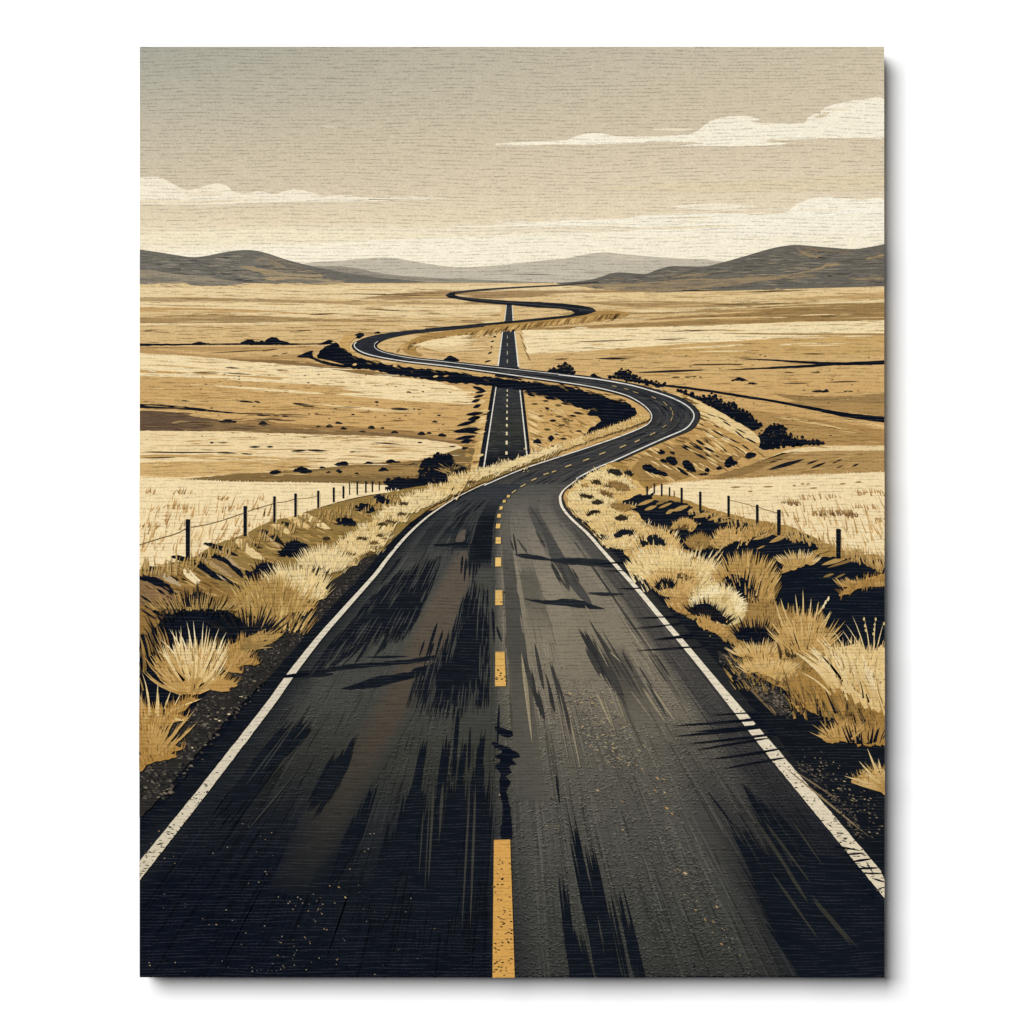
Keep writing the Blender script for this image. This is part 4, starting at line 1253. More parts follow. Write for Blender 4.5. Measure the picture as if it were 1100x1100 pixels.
# right lane: crossing shadows, dark tyre streaks, pale scratches
sp([(552, 595), (575, 596), (592, 600), (615, 599), (645, 601), (662, 604), (660, 609), (630, 607), (608, 606), (588, 602), (565, 600)], '22262a', .4)
sp([(562, 643), (590, 645), (607, 643), (625, 645), (640, 651), (650, 654), (625, 653), (600, 650), (582, 648)], '1f2328', .4)
sp([(630, 637), (645, 636), (662, 637), (672, 638), (650, 640)], '26292c', .4)
for (x0, y0, x1, y1, w) in [(590, 602, 606, 630, 5), (600, 604, 612, 634, 4), (609, 606, 620, 630, 3), (592, 608, 612, 636, 2), (614, 610, 622, 624, 2), (551, 572, 555, 596, 2), (555, 578, 566, 594, 2), (548, 580, 552, 592, 1.6), (575, 570, 586, 588, 2.6),
                            (622, 668, 664, 746, 9), (632, 664, 668, 730, 3), (626, 690, 648, 730, 6), (640, 676, 680, 740, 3), (646, 676, 690, 750, 2), (634, 680, 676, 760, 10), (562, 700, 576, 750, 5), (574, 690, 584, 742, 4), (586, 724, 596, 766, 4),
                            (590, 706, 612, 786, 5), (576, 740, 582, 772, 6), (571, 720, 577, 760, 3), (686, 715, 716, 770, 4), (668, 700, 680, 722, 2)]:
    tyre(x0, y0, x1, y1, w, random.choice(('3a3935', '2f302f', '413f3a')), .6)
for (x0, y0, x1, y1, w) in [(560, 700, 572, 800, 4), (564, 720, 570, 775, 3), (584, 720, 592, 768, 3), (596, 740, 612, 824, 2.2), (600, 740, 620, 830, 1.6), (612, 770, 624, 828, 2.4), (640, 690, 654, 718, 1.6), (655, 700, 668, 712, 1.6), (690, 738, 716, 778, 3.4),
                            (676, 740, 706, 780, 2.6), (700, 738, 726, 776, 2.6), (666, 690, 700, 740, 2.2), (660, 742, 674, 780, 1.6), (640, 742, 658, 782, 3), (648, 748, 662, 790, 2.2), (628, 650, 640, 668, 2)]:
    rd.streak(x0, y0, x1, y1, w, random.choice(('8d8268', '7c7260', '9a8d70')), 0, .3)
for (x0, y0, x1, y1, w) in [(611, 860, 660, 1100, 15), (631, 894, 672, 1090, 14), (602, 924, 622, 1100, 10), (618, 880, 640, 1040, 3.4), (661, 944, 690, 1080, 6), (672, 976, 698, 1090, 8), (656, 960, 680, 1080, 4), (623, 920, 640, 1050, 4), (668, 950, 690, 1040, 2.2),
                            (610, 980, 640, 1120, 24), (650, 1000, 680, 1120, 20), (597, 830, 601, 864, 2.0), (776, 872, 880, 1060, 22), (792, 880, 850, 970, 8), (794, 834, 830, 896, 6), (808, 850, 862, 930, 10), (820, 858, 880, 930, 5),
                            (836, 876, 900, 950, 8), (800, 850, 870, 970, 6), (812, 900, 900, 1040, 30), (790, 902, 830, 960, 8), (840, 910, 930, 1040, 40), (760, 850, 790, 890, 2.4), (846, 930, 960, 1060, 50), (830, 960, 920, 1090, 50)]:
    tyre(x0, y0, x1, y1, w, '0f151e', .5)
sp([(862, 924), (880, 918), (905, 925), (935, 962), (952, 985), (952, 1052), (890, 1052), (850, 990), (830, 950), (850, 935)], '10161f', 1.5)
for (x0, y0, x1, y1, w) in [(805, 870, 868, 968, 4), (820, 880, 872, 950, 3), (828, 936, 880, 1010, 3), (868, 960, 920, 1020, 5), (876, 968, 916, 1012, 2.4), (842, 930, 868, 970, 3), (850, 880, 884, 930, 2.4)]:
    tyre(x0, y0, x1, y1, w, '35342d', .4)
# faint long marks left
for (x0, y0, x1, y1, w) in [(333, 768, 272, 838, 13), (316, 772, 260, 836, 9), (340, 774, 300, 820, 5), (300, 800, 235, 890, 26), (384, 782, 352, 860, 12), (372, 800, 330, 880, 18)]:
    tyre(x0, y0, x1, y1, w, '121820', .5)
for (x0, y0, x1, y1, w) in [(322, 770, 280, 830, 1.6), (312, 780, 262, 846, 1.4), (318, 830, 266, 892, 2), (330, 790, 290, 836, 1.2)]:
    tyre(x0, y0, x1, y1, w, '393a36', .5)
rd.build()

# asphalt grain, coarser towards the viewer
gr = Pen('asphalt_grain', 20.2, WR, cycle=90)
for i in range(1500):
    y = 545 + 440 * random.random()
    s = U(-.92, .98)
    l_ = U(.04, .30) * (y - 470)
    k = (y - 470) / 300
    base = roadcol(s, y + l_ * .5)
    m = random.choice((.55, .68, .8, 1.2, 1.35, 1.5)) if s > 0 else random.choice((.45, .6, .75, 1.2, 1.35))
    gr.streak(*R(s, y), *R(s + U(-.006, .006), y + l_), U(.5, 1.7) * k + .3, sc_(base, m), 0, U(.2, .8))
gr.step()
for i in range(15000):
    y = 556 + 494 * math.sqrt(random.random())
    s = U(-.95, .95)
    x = R(s, y)[0]
    if not 149 < x < 951:
        continue
    k = (y - 480) / 500
    if y > 860 and (s < -.10 or s > .55) and random.random() < .72:
        continue
    if s < -.02 and random.random() < .35:
        continue
    base = roadcol(s, y)
    dx, dy = U(.7, 2.0) * k + .5, U(-1.1, 1.4) * k
    w = U(.5, .9) + .6 * k
    b_ = U(-1, 1) * k
    up, dn = (1.75, .38) if y > 740 else (1.32, .58)
    gr.streak(x - dx, y - dy, x + dx, y + dy, w, sc_(base, up * U(.85, 1.25)), b_, .5, 3)
    gr.streak(x - dx + .4, y - dy + w * .9, x + dx + .4, y + dy + w * .9, w, sc_(base, dn * U(.8, 1.2)), b_, .5, 3)
for i in range(330):                               # loose grit
    if i < 200:
        y = U(880, 1048)
        x = U(160, 480) if i % 2 else random.gauss(330 + (960 - y) * .25, 18)
    else:
        y = U(760, 1030)
        x = random.gauss(640 + (y - 760) * .55, 22)
    r = U(.4, 1.0)
    c = random.choice(('8f8570', 'a3947a', '6f6a5d', 'a98b5c', '57544c'))
    gr.poly([(x - r, y), (x - r * .2, y - r * .8), (x + r, y - r * .2), (x + r * .3, y + r * .8)], c)
for x, y, r in [(q_[0], q_[1], q_[2] * .72) for q_ in [(706, 836, 3.2), (713, 837, 2.6), (704, 849, 2.6), (714, 851, 2.2), (716, 868, 3.6), (722, 874, 2.4), (736, 938, 3.6), (730, 935, 2.2), (748, 978, 3), (757, 988, 2.8), (766, 990, 2.4), (770, 974, 2.6), (749, 968, 1.8), (668, 861, 2.4), (669, 891, 2),
                (664, 814, 2.8), (642, 849, 2.4), (425, 795, 2), (427, 760, 1.8), (377, 825, 1.8), (401, 830, 1.6), (423, 764, 1.8), (388, 857, 1.5), (364, 953, 2.2), (371, 964, 2.2), (537, 854, 1.8), (775, 1014, 2.6), (684, 822, 2.2), (690, 826, 1.8), (600, 887, 1.2), (587, 887, 1.4)]]:
    gr.poly([(x - r, y - r * .3), (x - r * .1, y - r * .7), (x + r, y + r * .1), (x + r * .4, y + r * .7), (x - r * .5, y + r * .3)], random.choice(('a98957', '97794c', 'b59c6e')))
for i in range(160):                               # gold flecks where the pale lane breaks up
    t = random.random()
    y = 742 + 85 * t
    x = 625 + 40 * t + random.gauss(0, 14)
    gr.streak(x - U(1, 3), y - U(-1.5, 1.5), x + U(1, 3), y + U(-1.5, 1.5), U(.8, 1.8), random.choice(('9b8d6d', 'b39a68', '4a463e', '4a463e')), 0, .5, 3)
gr.build()

# white edge lines
def edge(pts, w):
    e = Pen('edge_line', 43, WR)
    e.line(pts, w, 'e9e5da')
    e.build()


edge([(383, 367.6), (380.6, 370.4), (383, 374.8), (393, 379.8), (411, 384.2), (440, 388.8), (480, 393.2), (520, 398.6), (560, 404.2), (600, 409.8), (640, 416.2), (669, 423.4), (684.6, 430.6), (695.4, 438.8), (700, 446.4), (697.6, 453.8),
      (688.6, 459.6), (667, 468.4), (639, 478.2), (599, 491.4), (560, 504.4), (520, 521.4)], 1.0)
edge([(406, 366.6), (402.4, 370), (403.8, 374.4), (414, 379), (440, 384.4), (480, 389), (520, 393.4), (560, 397.6), (600, 402)], .55)
edge([(600, 402.4), (640, 407.2), (660, 410.4), (681, 414.6), (709, 422.8), (727.6, 430), (740, 437.6), (745.4, 445.4), (743, 453.4), (735, 461.2), (714, 470.4), (689, 481.6), (659, 495.2), (639, 503.4), (619, 514.2)], 1.2)
for tab, wid, lab in ((XL, ((519, 1.6), (600, 4.4), (716, 9), (850, 13), (1050, 21)), 'L'), (XR, ((515, 1.5), (534, 2.6), (605, 5.0), (722, 8.6), (808, 16), (886, 18.5), (1050, 24)), 'R')):
    e = Pen('edge_line', 43, WR)
    ys_ = [y for y in range(515 if lab == 'R' else 519, 1050, 3)]
    sm = spl(tab, 8)
    sm = sorted(((b_, a_) for a_, b_ in [(q[1], q[0]) for q in sm]), key=lambda q: q[0])
    L_, R_ = [], []
    for y in ys_:
        x = interp(sm, y)
        w = interp(wid, y)
        j = U(-.35, .35) if y > 780 else U(-.1, .1)
        L_.append((x - w / 2 + j, y))
        R_.append((x + w / 2 + j, y))
    z = e.z()
    for i in range(len(ys_) - 1):
        ca = mix('e4dac4', 'd6c8ac', min(1, (ys_[i] - 515) / 400)) if lab == 'L' else mix('efe4cc', 'e2d2b2', min(1, (ys_[i] - 515) / 400))
        e.raw([L_[i] + ca, R_[i] + ca, R_[i + 1] + ca, L_[i + 1] + ca], z)
    # worn chips in the paint
    for i in range(190):
        y = 740 + 300 * random.random() ** .7
        lo = 845 if lab == 'L' else 800
        if y < lo and random.random() < .85:
            continue
        x = interp(sm, y) + U(-.5, .5) * interp(wid, y)
        r = U(.5, 2.2) * (1 if y < 880 else 1.5)
        e.streak(x - r, y + U(-.8, .8), x + r, y + U(-1.4, 1.4), U(.7, 1.8), random.choice(('3a342b', '6e6450', '1a1c20')), 0, .5, 3)
    if lab == 'R':
        for x0, y0, x1, y1, w in [(894, 908, 926, 914, 3), (905, 918, 930, 916, 3.4), (912, 926, 938, 922, 4), (918, 933, 945, 932, 4), (924, 938, 950, 938, 3), (921, 929, 936, 934, 2), (936, 943, 952, 948, 3), (940, 956, 952, 952, 2), (905, 908, 912, 920, 2), (930, 925, 938, 938, 2.4)]:
            e.streak(x0, y0, x1, y1, w * .7, NAVY)
    e.build()

# centre dashes
def dash(q, col='e3b765', wear=0):
    d = Pen('centre_dash', 43, WR)
    d.poly(q, col)
    for i in range(wear):
        t = random.random() ** .6
        y = q[0][1] + (q[2][1] - q[0][1]) * t
        x = U(q[0][0] - 1, q[1][0] + 2)
        d.streak(x - U(.8, 2.4), y + U(-1, 1), x + U(.8, 2.4), y + U(-1.4, 1.4), U(.8, 2.0), random.choice(('1a1c20', '6b5228', '14181f')), 0, .5, 3)
    d.build()


for x, y, l_, a in [(660, 415, 5, .2), (672.7, 418, 5, .25), (682.7, 421.5, 6, .3), (702, 427, 5, .45), (714.5, 433.6, 6, .8), (720.6, 439, 3, 1.2), (722.6, 443.8, 5, 1.4), (721.4, 450, 5, 1.9), (713.6, 458, 5, -.6), (701, 466, 6, -.45), (684.5, 473.6, 6, -.4), (669, 479.5, 7, -.38), (647, 487, 7, -.36),
                    (629.5, 494, 7, -.36), (610.5, 500.4, 7, -.34), (595, 506.4, 5, -.36), (586.7, 509, 6, -.3), (573.6, 515, 6, -.42), (562, 521.4, 6, -.5), (552, 528, 5, -.6)]:
    d = Pen('centre_dash', 43, WR)
    dx, dy = math.cos(a) * l_ / 2, math.sin(a) * l_ / 2
    w = .8 if y < 460 else 1.25
    d.line([(x - dx, y - dy), (x + dx, y + dy)], w, 'b39c6c' if y < 470 else 'c4aa74', smooth=False)
    d.build()
for x, y, w, hh in [(546, 533, 3, 2.6), (541.6, 538.4, 3, 2.8), (538.2, 545.6, 3.2, 3.4), (536, 554, 3.8, 4.0), (535, 565, 4.6, 5)]:
    dash([(x - w / 2 + .4, y - hh / 2), (x + w / 2 + .4, y - hh / 2), (x + w / 2 - .2, y + hh / 2), (x - w / 2 - .2, y + hh / 2)], 'e2ba6e')
dash([(532.6, 577), (538, 577), (538, 584), (532.4, 584)], 'e6bd70')
dash([(532.2, 598.8), (538.3, 598.8), (538.4, 608.4), (532, 608.4)], 'e8bf72')
dash([(532.2, 634), (539.6, 634), (540, 650), (532, 650)], 'dfb468', 2)
dash([(532.2, 700), (542, 700), (543.6, 737), (531.8, 737)], 'ddae5f', 8)
dash([(530.6, 902), (548, 901.6), (553, 1051), (529, 1051)], 'd6a254', 80)

# grass shadows lying across the right edge line
GS = [(720, 779.6, 842, 770, 5), (722, 791, 836, 779, 6), (735, 799, 850, 786, 5), (746, 806, 832, 792, 4), (760, 815.6, 846, 803, 4.4), (775, 826, 850, 813, 4), (760, 768.6, 832, 765, 3), (742, 786, 850, 776, 5), (800, 772, 860, 772, 8),
                            (679, 699, 760, 694, 4), (676, 675, 740, 668, 3.2), (682, 664, 742, 662, 3.6), (712, 685, 750, 680, 5), (700, 687, 760, 684, 6), (646, 613, 700, 614, 3), (662, 632, 712, 630, 4), (660, 603, 690, 604, 6), (640, 606, 676, 604, 4)]
for near in (True, False):
    gs = Pen('grass_shadow', 44.5, label='dark finger-like shadows across the right edge line, nearer the viewer' if near else 'thin dark shadows across the right edge line, farther up the road')
    if near:
        gs.rough([(806, 766), (830, 764), (870, 766), (952, 766), (952, 820), (900, 818), (860, 806), (838, 792), (818, 780)], NAVY, 1.0, 5)
    gs.step()
    for (x0, y0, x1, y1, w) in GS:
        if (y0 > 760) == near:
            gs.streak(x0, y0, x1, y1, w * (.62 if near else .5), NAVY, U(-1, 1), .75)
    gs.build()
gs = Pen('grass_shadow', 44.5, label='small dark shadow across the left edge line')
gs.streak(296, 728, 334, 723, 4.0, NAVY, 0, .5)
gs.build()

# ------------------------------------------------------------------ verges
G0, G1, G2, G3, G4 = '66502a', '8d7038', 'b48e4a', 'd9b46e', 'f4daa0'
lvg = Pen('verge', 45, label='left grass verge with slanted rocks')
lvg.rough([(100, 622), (149, 612), (175, 606), (205, 600), (228, 586), (262, 574), (290, 560), (318, 554), (345, 545), (385, 535), (410, 531), (435, 525), (455, 521), (482, 518), (506, 511), (545, 498), (562, 492), (580, 489),
           (600, 484), (596, 490), (560, 502), (520, 518), (492, 530), (462, 546), (436, 566), (415, 588), (385, 622), (340, 668), (296, 710), (246, 748), (196, 792), (149, 830)], '937639', .7, 5)
lvg.rough([(120, 625), (149, 618), (180, 610), (210, 612), (240, 632), (270, 640), (250, 660), (210, 640), (180, 665), (149, 690)], '957034', .8, 5)
for i in range(320):
    x = U(150, 470)
    y0 = 606 - (x - 150) * .27
    y = y0 + U(2, 60) * (1 - (x - 150) / 420)
    l_ = U(8, 26) * (1 - (x - 150) / 520)
    lvg.streak(x, y, x + l_, y + l_ * U(.15, .6), U(.8, 2.6), random.choice(('7d602d', 'b58d49', '8d6c34', 'c9a35e', '6a5026', 'a98548')))
# gravel strip along the asphalt
lvg.rough([(424, 588), (405, 606), (378, 638), (348, 672), (302, 716), (257, 758), (208, 814), (149, 880), (120, 900), (110, 840), (149, 800), (190, 770), (236, 730), (262, 690), (300, 664), (336, 640), (360, 622), (390, 600)], '2b2825', .8, 5)
for i in range(1500):
    t = random.random()
    y = 600 + 258 * t ** .8
    xr = interp(XL, y) * 1.0 - 11 - .07 * (y - 560)
    x = xr - U(0, 1) * (8 + 62 * min(1, t * 1.6)) + U(-4, 5)
    r = (.7 + 1.5 * t) * U(.6, 1.3)
    c = random.choice(('4a443b', '5d564b', '15171b', '1b1a1a', '3a342d', '776c5b', '14161b', '4f463a'))
    a = U(-.5, .7)
    lvg.streak(x - r, y - r * a, x + r, y + r * a, r * U(.7, 1.3), c, U(-.6, .6), .5, 4)
for x, y in [(206, 803), (259, 748), (246, 767), (232, 772), (236, 774), (285, 697)]:
    lvg.rough([(x - 2, y), (x, y - 1), (x + 2.6, y), (x, y + 1)], 'd6c29a', .1, 2)
# black edge of the asphalt and dark ground under the near tufts
q = [(interp(XL, y) - 10 - .062 * (y - 560), y) for y in range(548, 890, 8)]
q2 = [(x + 6 + (y - 548) * .048, y) for x, y in q]
lvg.poly(jag(q, .8, 6, False) + q2[::-1], '10151d')
lvg.rough([(149, 688), (160, 682), (172, 668), (184, 655), (196, 644), (206, 638), (216, 636), (228, 641), (236, 650), (250, 660), (268, 668), (290, 674), (284, 682), (262, 690), (252, 706), (242, 722), (228, 738), (216, 752), (196, 770),
           (176, 776), (149, 792)], NAVY, 1.0, 4)
# rocks
for pts, c in [([(149, 617), (160, 618), (172, 622), (185, 632), (198, 640), (190, 639), (172, 634), (158, 625), (149, 622)], NAVY), ([(165, 614), (178, 616), (192, 622), (188, 625), (174, 620)], '2a2419'),
               ([(152, 612), (162, 608), (170, 612), (160, 614)], '1d1b19'), ([(170, 613), (180, 616), (190, 624), (196, 630), (186, 627), (176, 622)], 'bda57d'), ([(163, 613), (170, 614), (175, 622), (166, 618)], '94794d'),
               ([(149, 624), (165, 628), (182, 636), (196, 648), (186, 660), (168, 652), (149, 648)], '8a6a42'),
               ([(184, 598), (190, 596), (200, 599), (204, 602), (192, 602)], NAVY), ([(205, 603), (215, 602), (226, 612), (240, 618), (252, 626), (262, 632), (248, 626), (232, 622), (222, 616)], NAVY),
               ([(212, 596), (222, 594), (236, 596), (248, 603), (258, 612), (262, 622), (250, 612), (240, 604), (224, 600)], NAVY), ([(218, 584), (226, 583), (240, 587), (250, 593), (258, 598), (246, 596), (232, 590)], '15181d'),
               ([(232, 590), (240, 591), (250, 601), (260, 611), (252, 608), (242, 599)], 'b5986a'), ([(213, 597), (222, 600), (232, 606), (242, 612), (250, 620), (240, 617), (228, 608), (222, 604)], 'b0905f'),
               ([(226, 599), (240, 605), (252, 616), (258, 622), (246, 616), (236, 608)], '8f7142'), ([(196, 610), (204, 616), (214, 626), (210, 627), (200, 620)], 'f3dba5'), ([(200, 609), (206, 614), (216, 624), (210, 622)], 'f6e1b0'),
               ([(232, 616), (240, 621), (248, 626), (240, 623)], 'cbb288'), ([(252, 581), (258, 579), (268, 586), (280, 596), (284, 602), (270, 598), (258, 588)], 'e9ca8a'), ([(276, 571), (284, 569), (298, 575), (306, 586), (296, 582), (284, 575)], '1b1b1c'),
               ([(281, 572), (290, 577), (302, 588), (296, 586)], 'c3a270'), ([(290, 564), (300, 563), (314, 572), (310, 574), (298, 569)], 'e3c280'), ([(308, 556), (318, 556), (334, 566), (322, 566)], 'e0bd78'),
               ([(302, 560), (312, 562), (316, 566), (308, 565)], '221f1c'), ([(320, 552), (332, 552), (345, 560), (356, 568), (348, 568), (334, 562)], 'f0d595'), ([(272, 583), (278, 586), (284, 589), (276, 589)], '3a2f1e'),
               ([(346, 578), (352, 576), (356, 579), (350, 581)], '3b3020')]:
    lvg.rough(pts, c, .6, 3)
for i in range(34):
    x, y = U(150, 190), U(626, 662)
    l_ = U(4, 10)
    lvg.streak(x, y, x + l_, y + l_ * .6, U(1, 2.6), random.choice((NAVY, '241c14', 'a5834f', '6a4f2b', NAVY)))
for (x0, y0, x1, y1, w) in [(150, 645, 178, 664, 3.4), (150, 654, 170, 666, 2.4), (150, 639, 164, 648, 2.6), (168, 632, 178, 639, 3), (172, 647, 180, 653, 3), (206, 604, 226, 618, 2), (240, 622, 262, 634, 2), (230, 586, 244, 594, 2.4), (248, 584, 258, 590, 1.6)]:
    lvg.streak(x0, y0, x1, y1, w, NAVY)
lvg.build()

rvg = Pen('verge', 45, label='right grass verge with a wide black hollow')
rvg.rough([(655, 497), (672, 500), (690, 516), (700, 522), (694, 532), (720, 532), (760, 545), (800, 556), (850, 566), (890, 585), (920, 594), (952, 606), (962, 700), (960, 800), (930, 830), (890, 826), (866, 806), (840, 776), (800, 734), (762, 695),
           (742, 672), (720, 648), (700, 626), (672, 598), (650, 583), (630, 566), (614, 550), (609, 538), (612, 526), (626, 516), (641, 506)], 'a9833f', .8, 5)
rvg.rough([(641, 506), (655, 500), (676, 512), (690, 522), (694, 532), (680, 536), (668, 542), (680, 550), (700, 556), (690, 562), (705, 570), (730, 590), (760, 610), (780, 625), (770, 650), (740, 655), (722, 647), (710, 636), (697, 622),
           (690, 611), (672, 598), (655, 584), (645, 576), (637, 569), (630, 563), (622, 555), (616, 550), (611, 543), (609, 537), (611, 530), (614, 524), (626, 516)], 'dbb368', 1.2, 5)
# black edge beside the asphalt
q = [(interp(XR, y) + 6 + .085 * (y - 545), y) for y in range(545, 900, 8)]
q2 = [(x + 10 + (y - 545) * .03, y + U(-1, 1)) for x, y in q]
rvg.poly(q + jag(q2[::-1], 2.4, 5, False), '12171e')
# the black hollow
hollow = [(667, 541), (675, 535), (682, 532), (694, 531), (703, 530), (700, 536), (712, 538), (733, 539), (745, 545), (757, 548), (770, 552), (778, 558), (790, 557), (812, 566), (824, 572), (836, 575), (850, 572), (864, 573), (872, 580), (884, 586),
          (872, 594), (886, 598), (900, 598), (916, 594), (934, 602), (952, 612), (952, 720), (930, 716), (912, 704), (894, 684), (868, 670), (845, 660), (830, 640), (815, 612), (790, 602), (775, 612), (758, 602), (745, 594), (730, 586),
          (718, 574), (705, 566), (692, 560), (684, 550), (676, 547)]
rvg.poly(jag(spl(hollow, 4, True), 1.3, 3.4), '0d141f')
for (x0, y0, x1, y1, w, c) in [(684, 543, 704, 536, 4, G2), (692, 548, 706, 543, 4, G2), (704, 542, 718, 536, 4, G1), (707, 546, 722, 540, 3, G2), (722, 549, 740, 543, 5, G2), (715, 552, 724, 547, 4, G2), (738, 550, 754, 544, 4, G2), (744, 556, 768, 550, 5, G2),
                               (760, 559, 780, 552, 4, G2), (668, 543, 684, 545, 5, G2), (770, 562, 800, 555, 3, G1), (826, 583, 848, 573, 5, G2), (812, 590, 822, 586, 1.6, G2), (882, 607, 912, 598, 5, G2), (888, 610, 926, 598, 3, '8d6a36'), (884, 620, 896, 616, 3, G1),
                               (897, 621, 908, 616, 2, G1), (878, 592, 890, 586, 2, G2), (900, 600, 925, 590, 6, '9c773c'), (808, 580, 836, 570, 5, G2), (750, 563, 753, 562, 1.4, G2), (866, 578, 884, 584, 6, G1), (926, 604, 950, 612, 5, '8d6a36')]:
    rvg.streak(x0, y0, x1, y1, w, c)
# black ground at the lower right with grit
rvg.rough([(744, 668), (770, 660), (800, 682), (796, 700), (802, 716), (820, 730), (846, 742), (870, 752), (905, 770), (930, 764), (952, 758), (952, 932), (930, 892), (896, 868), (866, 832), (836, 792), (796, 744), (762, 700)], '11161d', .8, 5)
rvg.rough([(880, 840), (920, 850), (952, 850), (980, 900), (960, 960), (930, 900)], '11161d', .6, 5)
rvg.rough([(770, 700), (786, 706), (800, 720), (830, 738), (850, 755), (846, 766), (832, 766), (806, 742), (784, 718)], '38332d', 1.0, 5)
for i in range(420):
    t = random.random()
    x = 772 + 80 * t + U(-8, 12)
    y = 703 + 64 * t + U(-7, 7)
    r = U(.8, 2.0)
    a = U(-.6, .8)
    rvg.streak(x - r, y - r * a, x + r, y + r * a, r, random.choice(('4f483d', '66594a', '15171b', '191818', '7a6b57')), U(-.5, .5), .5, 4)
for i in range(150):
    t = random.random()
    x = 865 + 85 * t + random.gauss(0, 8)
    y = 818 + 70 * t + random.gauss(0, 11)
    if x < interp(XR, y) + 26:
        continue
    r = U(.6, 1.7)
    rvg.streak(x - r, y - r * .3, x + r, y + r * .3, r * .9, random.choice(('8f7f62', 'b59a6a', '5d5343', '40392f')), 0, .5, 3)
for i in range(260):                               # crumbling asphalt edge
    y = U(818, 900)
    x = interp(XR, y) + 14 + U(0, 1) * (14 + (y - 818) * .05)
    r = U(.8, 2.2)
    a = U(-.9, .9)
    rvg.streak(x - r, y - r * a, x + r, y + r * a, U(.8, 1.4), random.choice(('4d473e', '6f6352', '191a1c', '141519')), U(-.6, .6), .5, 4)
rvg.streak(786, 718, 834, 770, 2.6, '77603f')
rvg.streak(838, 820, 935, 900, 2.2, '8f7a58')
rvg.streak(850, 826, 905, 862, 2.0, '7d6b50')
rvg.streak(826, 757, 834, 768, 1.6, '8b7048')
rvg.build()

# ------------------------------------------------------------------ grass tufts, each a part
_slot = {'l': 0, 'r': 0}


def tuft_pen(side, label=None):
    _slot[side] += 1
    return Pen('grass_tuft', 49 + _slot[side] * .6, label=label, cycle=34)


def fan(p, x, y, r, h_, n, a0, a1, w, roots, tips, bend=.0, hmin=.6, arc=0.0):
    """n blades rooted along x +/- r, fanning from angle a0 to a1 (0 is straight up)."""
    n, w = int(n * 1.6), w * .7
    order = list(range(n))
    random.shuffle(order)
    for i in order:
        t = (i + U(-.4, .4)) / max(1, n - 1)
        a = a0 + (a1 - a0) * t
        l_ = h_ * U(hmin, 1.0) * (1 - arc * abs(2 * t - 1) ** 2)
        bx = x + (2 * t - 1) * r
        by = y + U(-.08, .05) * h_
        p.blade(bx, by, bx + math.sin(a) * l_, by - math.cos(a) * l_, w * U(.7, 1.3), bend * (2 * t - 1) + U(-.06, .06), random.choice(roots), random.choice(tips))


def mound(side, pts, body, spikes, cols_, lean=0.0, hgt=5, shade=None, inner=10, label=None, w=1.8):
    """A rounded clump: body outline, ragged upper edge, brush marks inside."""
    p = tuft_pen(side, label)
    o = spl(pts, 4, True)
    p.poly(jag(o, .8, 3), body)
    p.hair(pts, body, .14, (3, 4 + hgt))
    ys_ = [q[1] for q in pts]
    mid = (min(ys_) + max(ys_)) / 2
    xs = [q[0] for q in pts]
    cx = sum(xs) / len(xs)
    wd = max(xs) - min(xs)
    if shade:
        for s_, c in shade:
            p.poly(jag(spl(s_, 4, True), .8, 2.6), c)
            sx = [q[0] for q in s_]
            sy = [q[1] for q in s_]
            scx, ww = sum(sx) / len(sx), max(sx) - min(sx)
            for i in range(int(ww / 2.4)):
                t = U(-.5, .5)
                bx = scx + t * ww * .85
                by = min(sy) + (max(sy) - min(sy)) * (.35 + .5 * abs(t))
                l_ = U(.5, 1.0) * (max(sy) - min(sy)) * .75
                p.blade(bx, by + 2, bx + t * ww * .25 + lean * l_, by - l_, 2.0, 0, c)
    up = [q for q in resample(o, 2.0, True) if q[1] < mid + (max(ys_) - mid) * .1]
    for i in range(int(spikes * 1.6)):
        x, y = random.choice(up)
        t = (x - cx) / (wd / 2 + 1e-6)
        l_ = hgt * U(.5, 1.1)
        p.blade(x - t, y + 2.5, x + (t * .8 + lean) * l_, y - l_, w * U(.5, 1.0), U(-.1, .1), body, random.choice(cols_))
    lo = [q for q in resample(o, 2.0, True) if q[1] > mid + (max(ys_) - mid) * .25]
    for i in range(int(spikes * .9)):                 # darker roots along the lower edge
        x, y = random.choice(lo)
        t = (x - cx) / (wd / 2 + 1e-6)
        l_ = hgt * U(.4, 1.0)
        p.blade(x, y + U(0, 1.5), x + (t * .6 + lean) * l_, y - l_, w * U(.4, .8), 0, sc_(body, U(.25, .55)), sc_(body, U(.5, .9)))
    dk = [sc_(c, .62) for c in cols_] + [sc_(body, .7), sc_(body, .5)]
    for i in range(inner * 2):
        x = cx + U(-.42, .42) * wd
        y = U(min(ys_) + 2, max(ys_))
        t = (x - cx) / (wd / 2)
        l_ = U(.5, 1.3) * hgt
        p.blade(x, y, x + (t * .8 + lean) * l_, y - l_, w * U(.35, .7), 0, random.choice(dk) if i % 2 else random.choice(cols_), random.choice(cols_))
    for i in range(inner):
        x = cx + U(-.42, .42) * wd
        y = U(min(ys_) + 3, max(ys_) - 1)
        t = (x - cx) / (wd / 2)
        l_ = U(.6, 1.4) * hgt
        p.blade(x, y, x + (t * .8 + lean) * l_, y - l_, w * U(.6, 1.1), 0, random.choice(cols_), random.choice(cols_))
    return p.build()


CREAM = ('f8e3b0', 'f0d59a', 'e6c684')
GOLD = ('c99f57', 'd9b36c', 'b58a45', 'e3c07c')
OLIVE = ('9f8041', '836834', 'b08f4b')
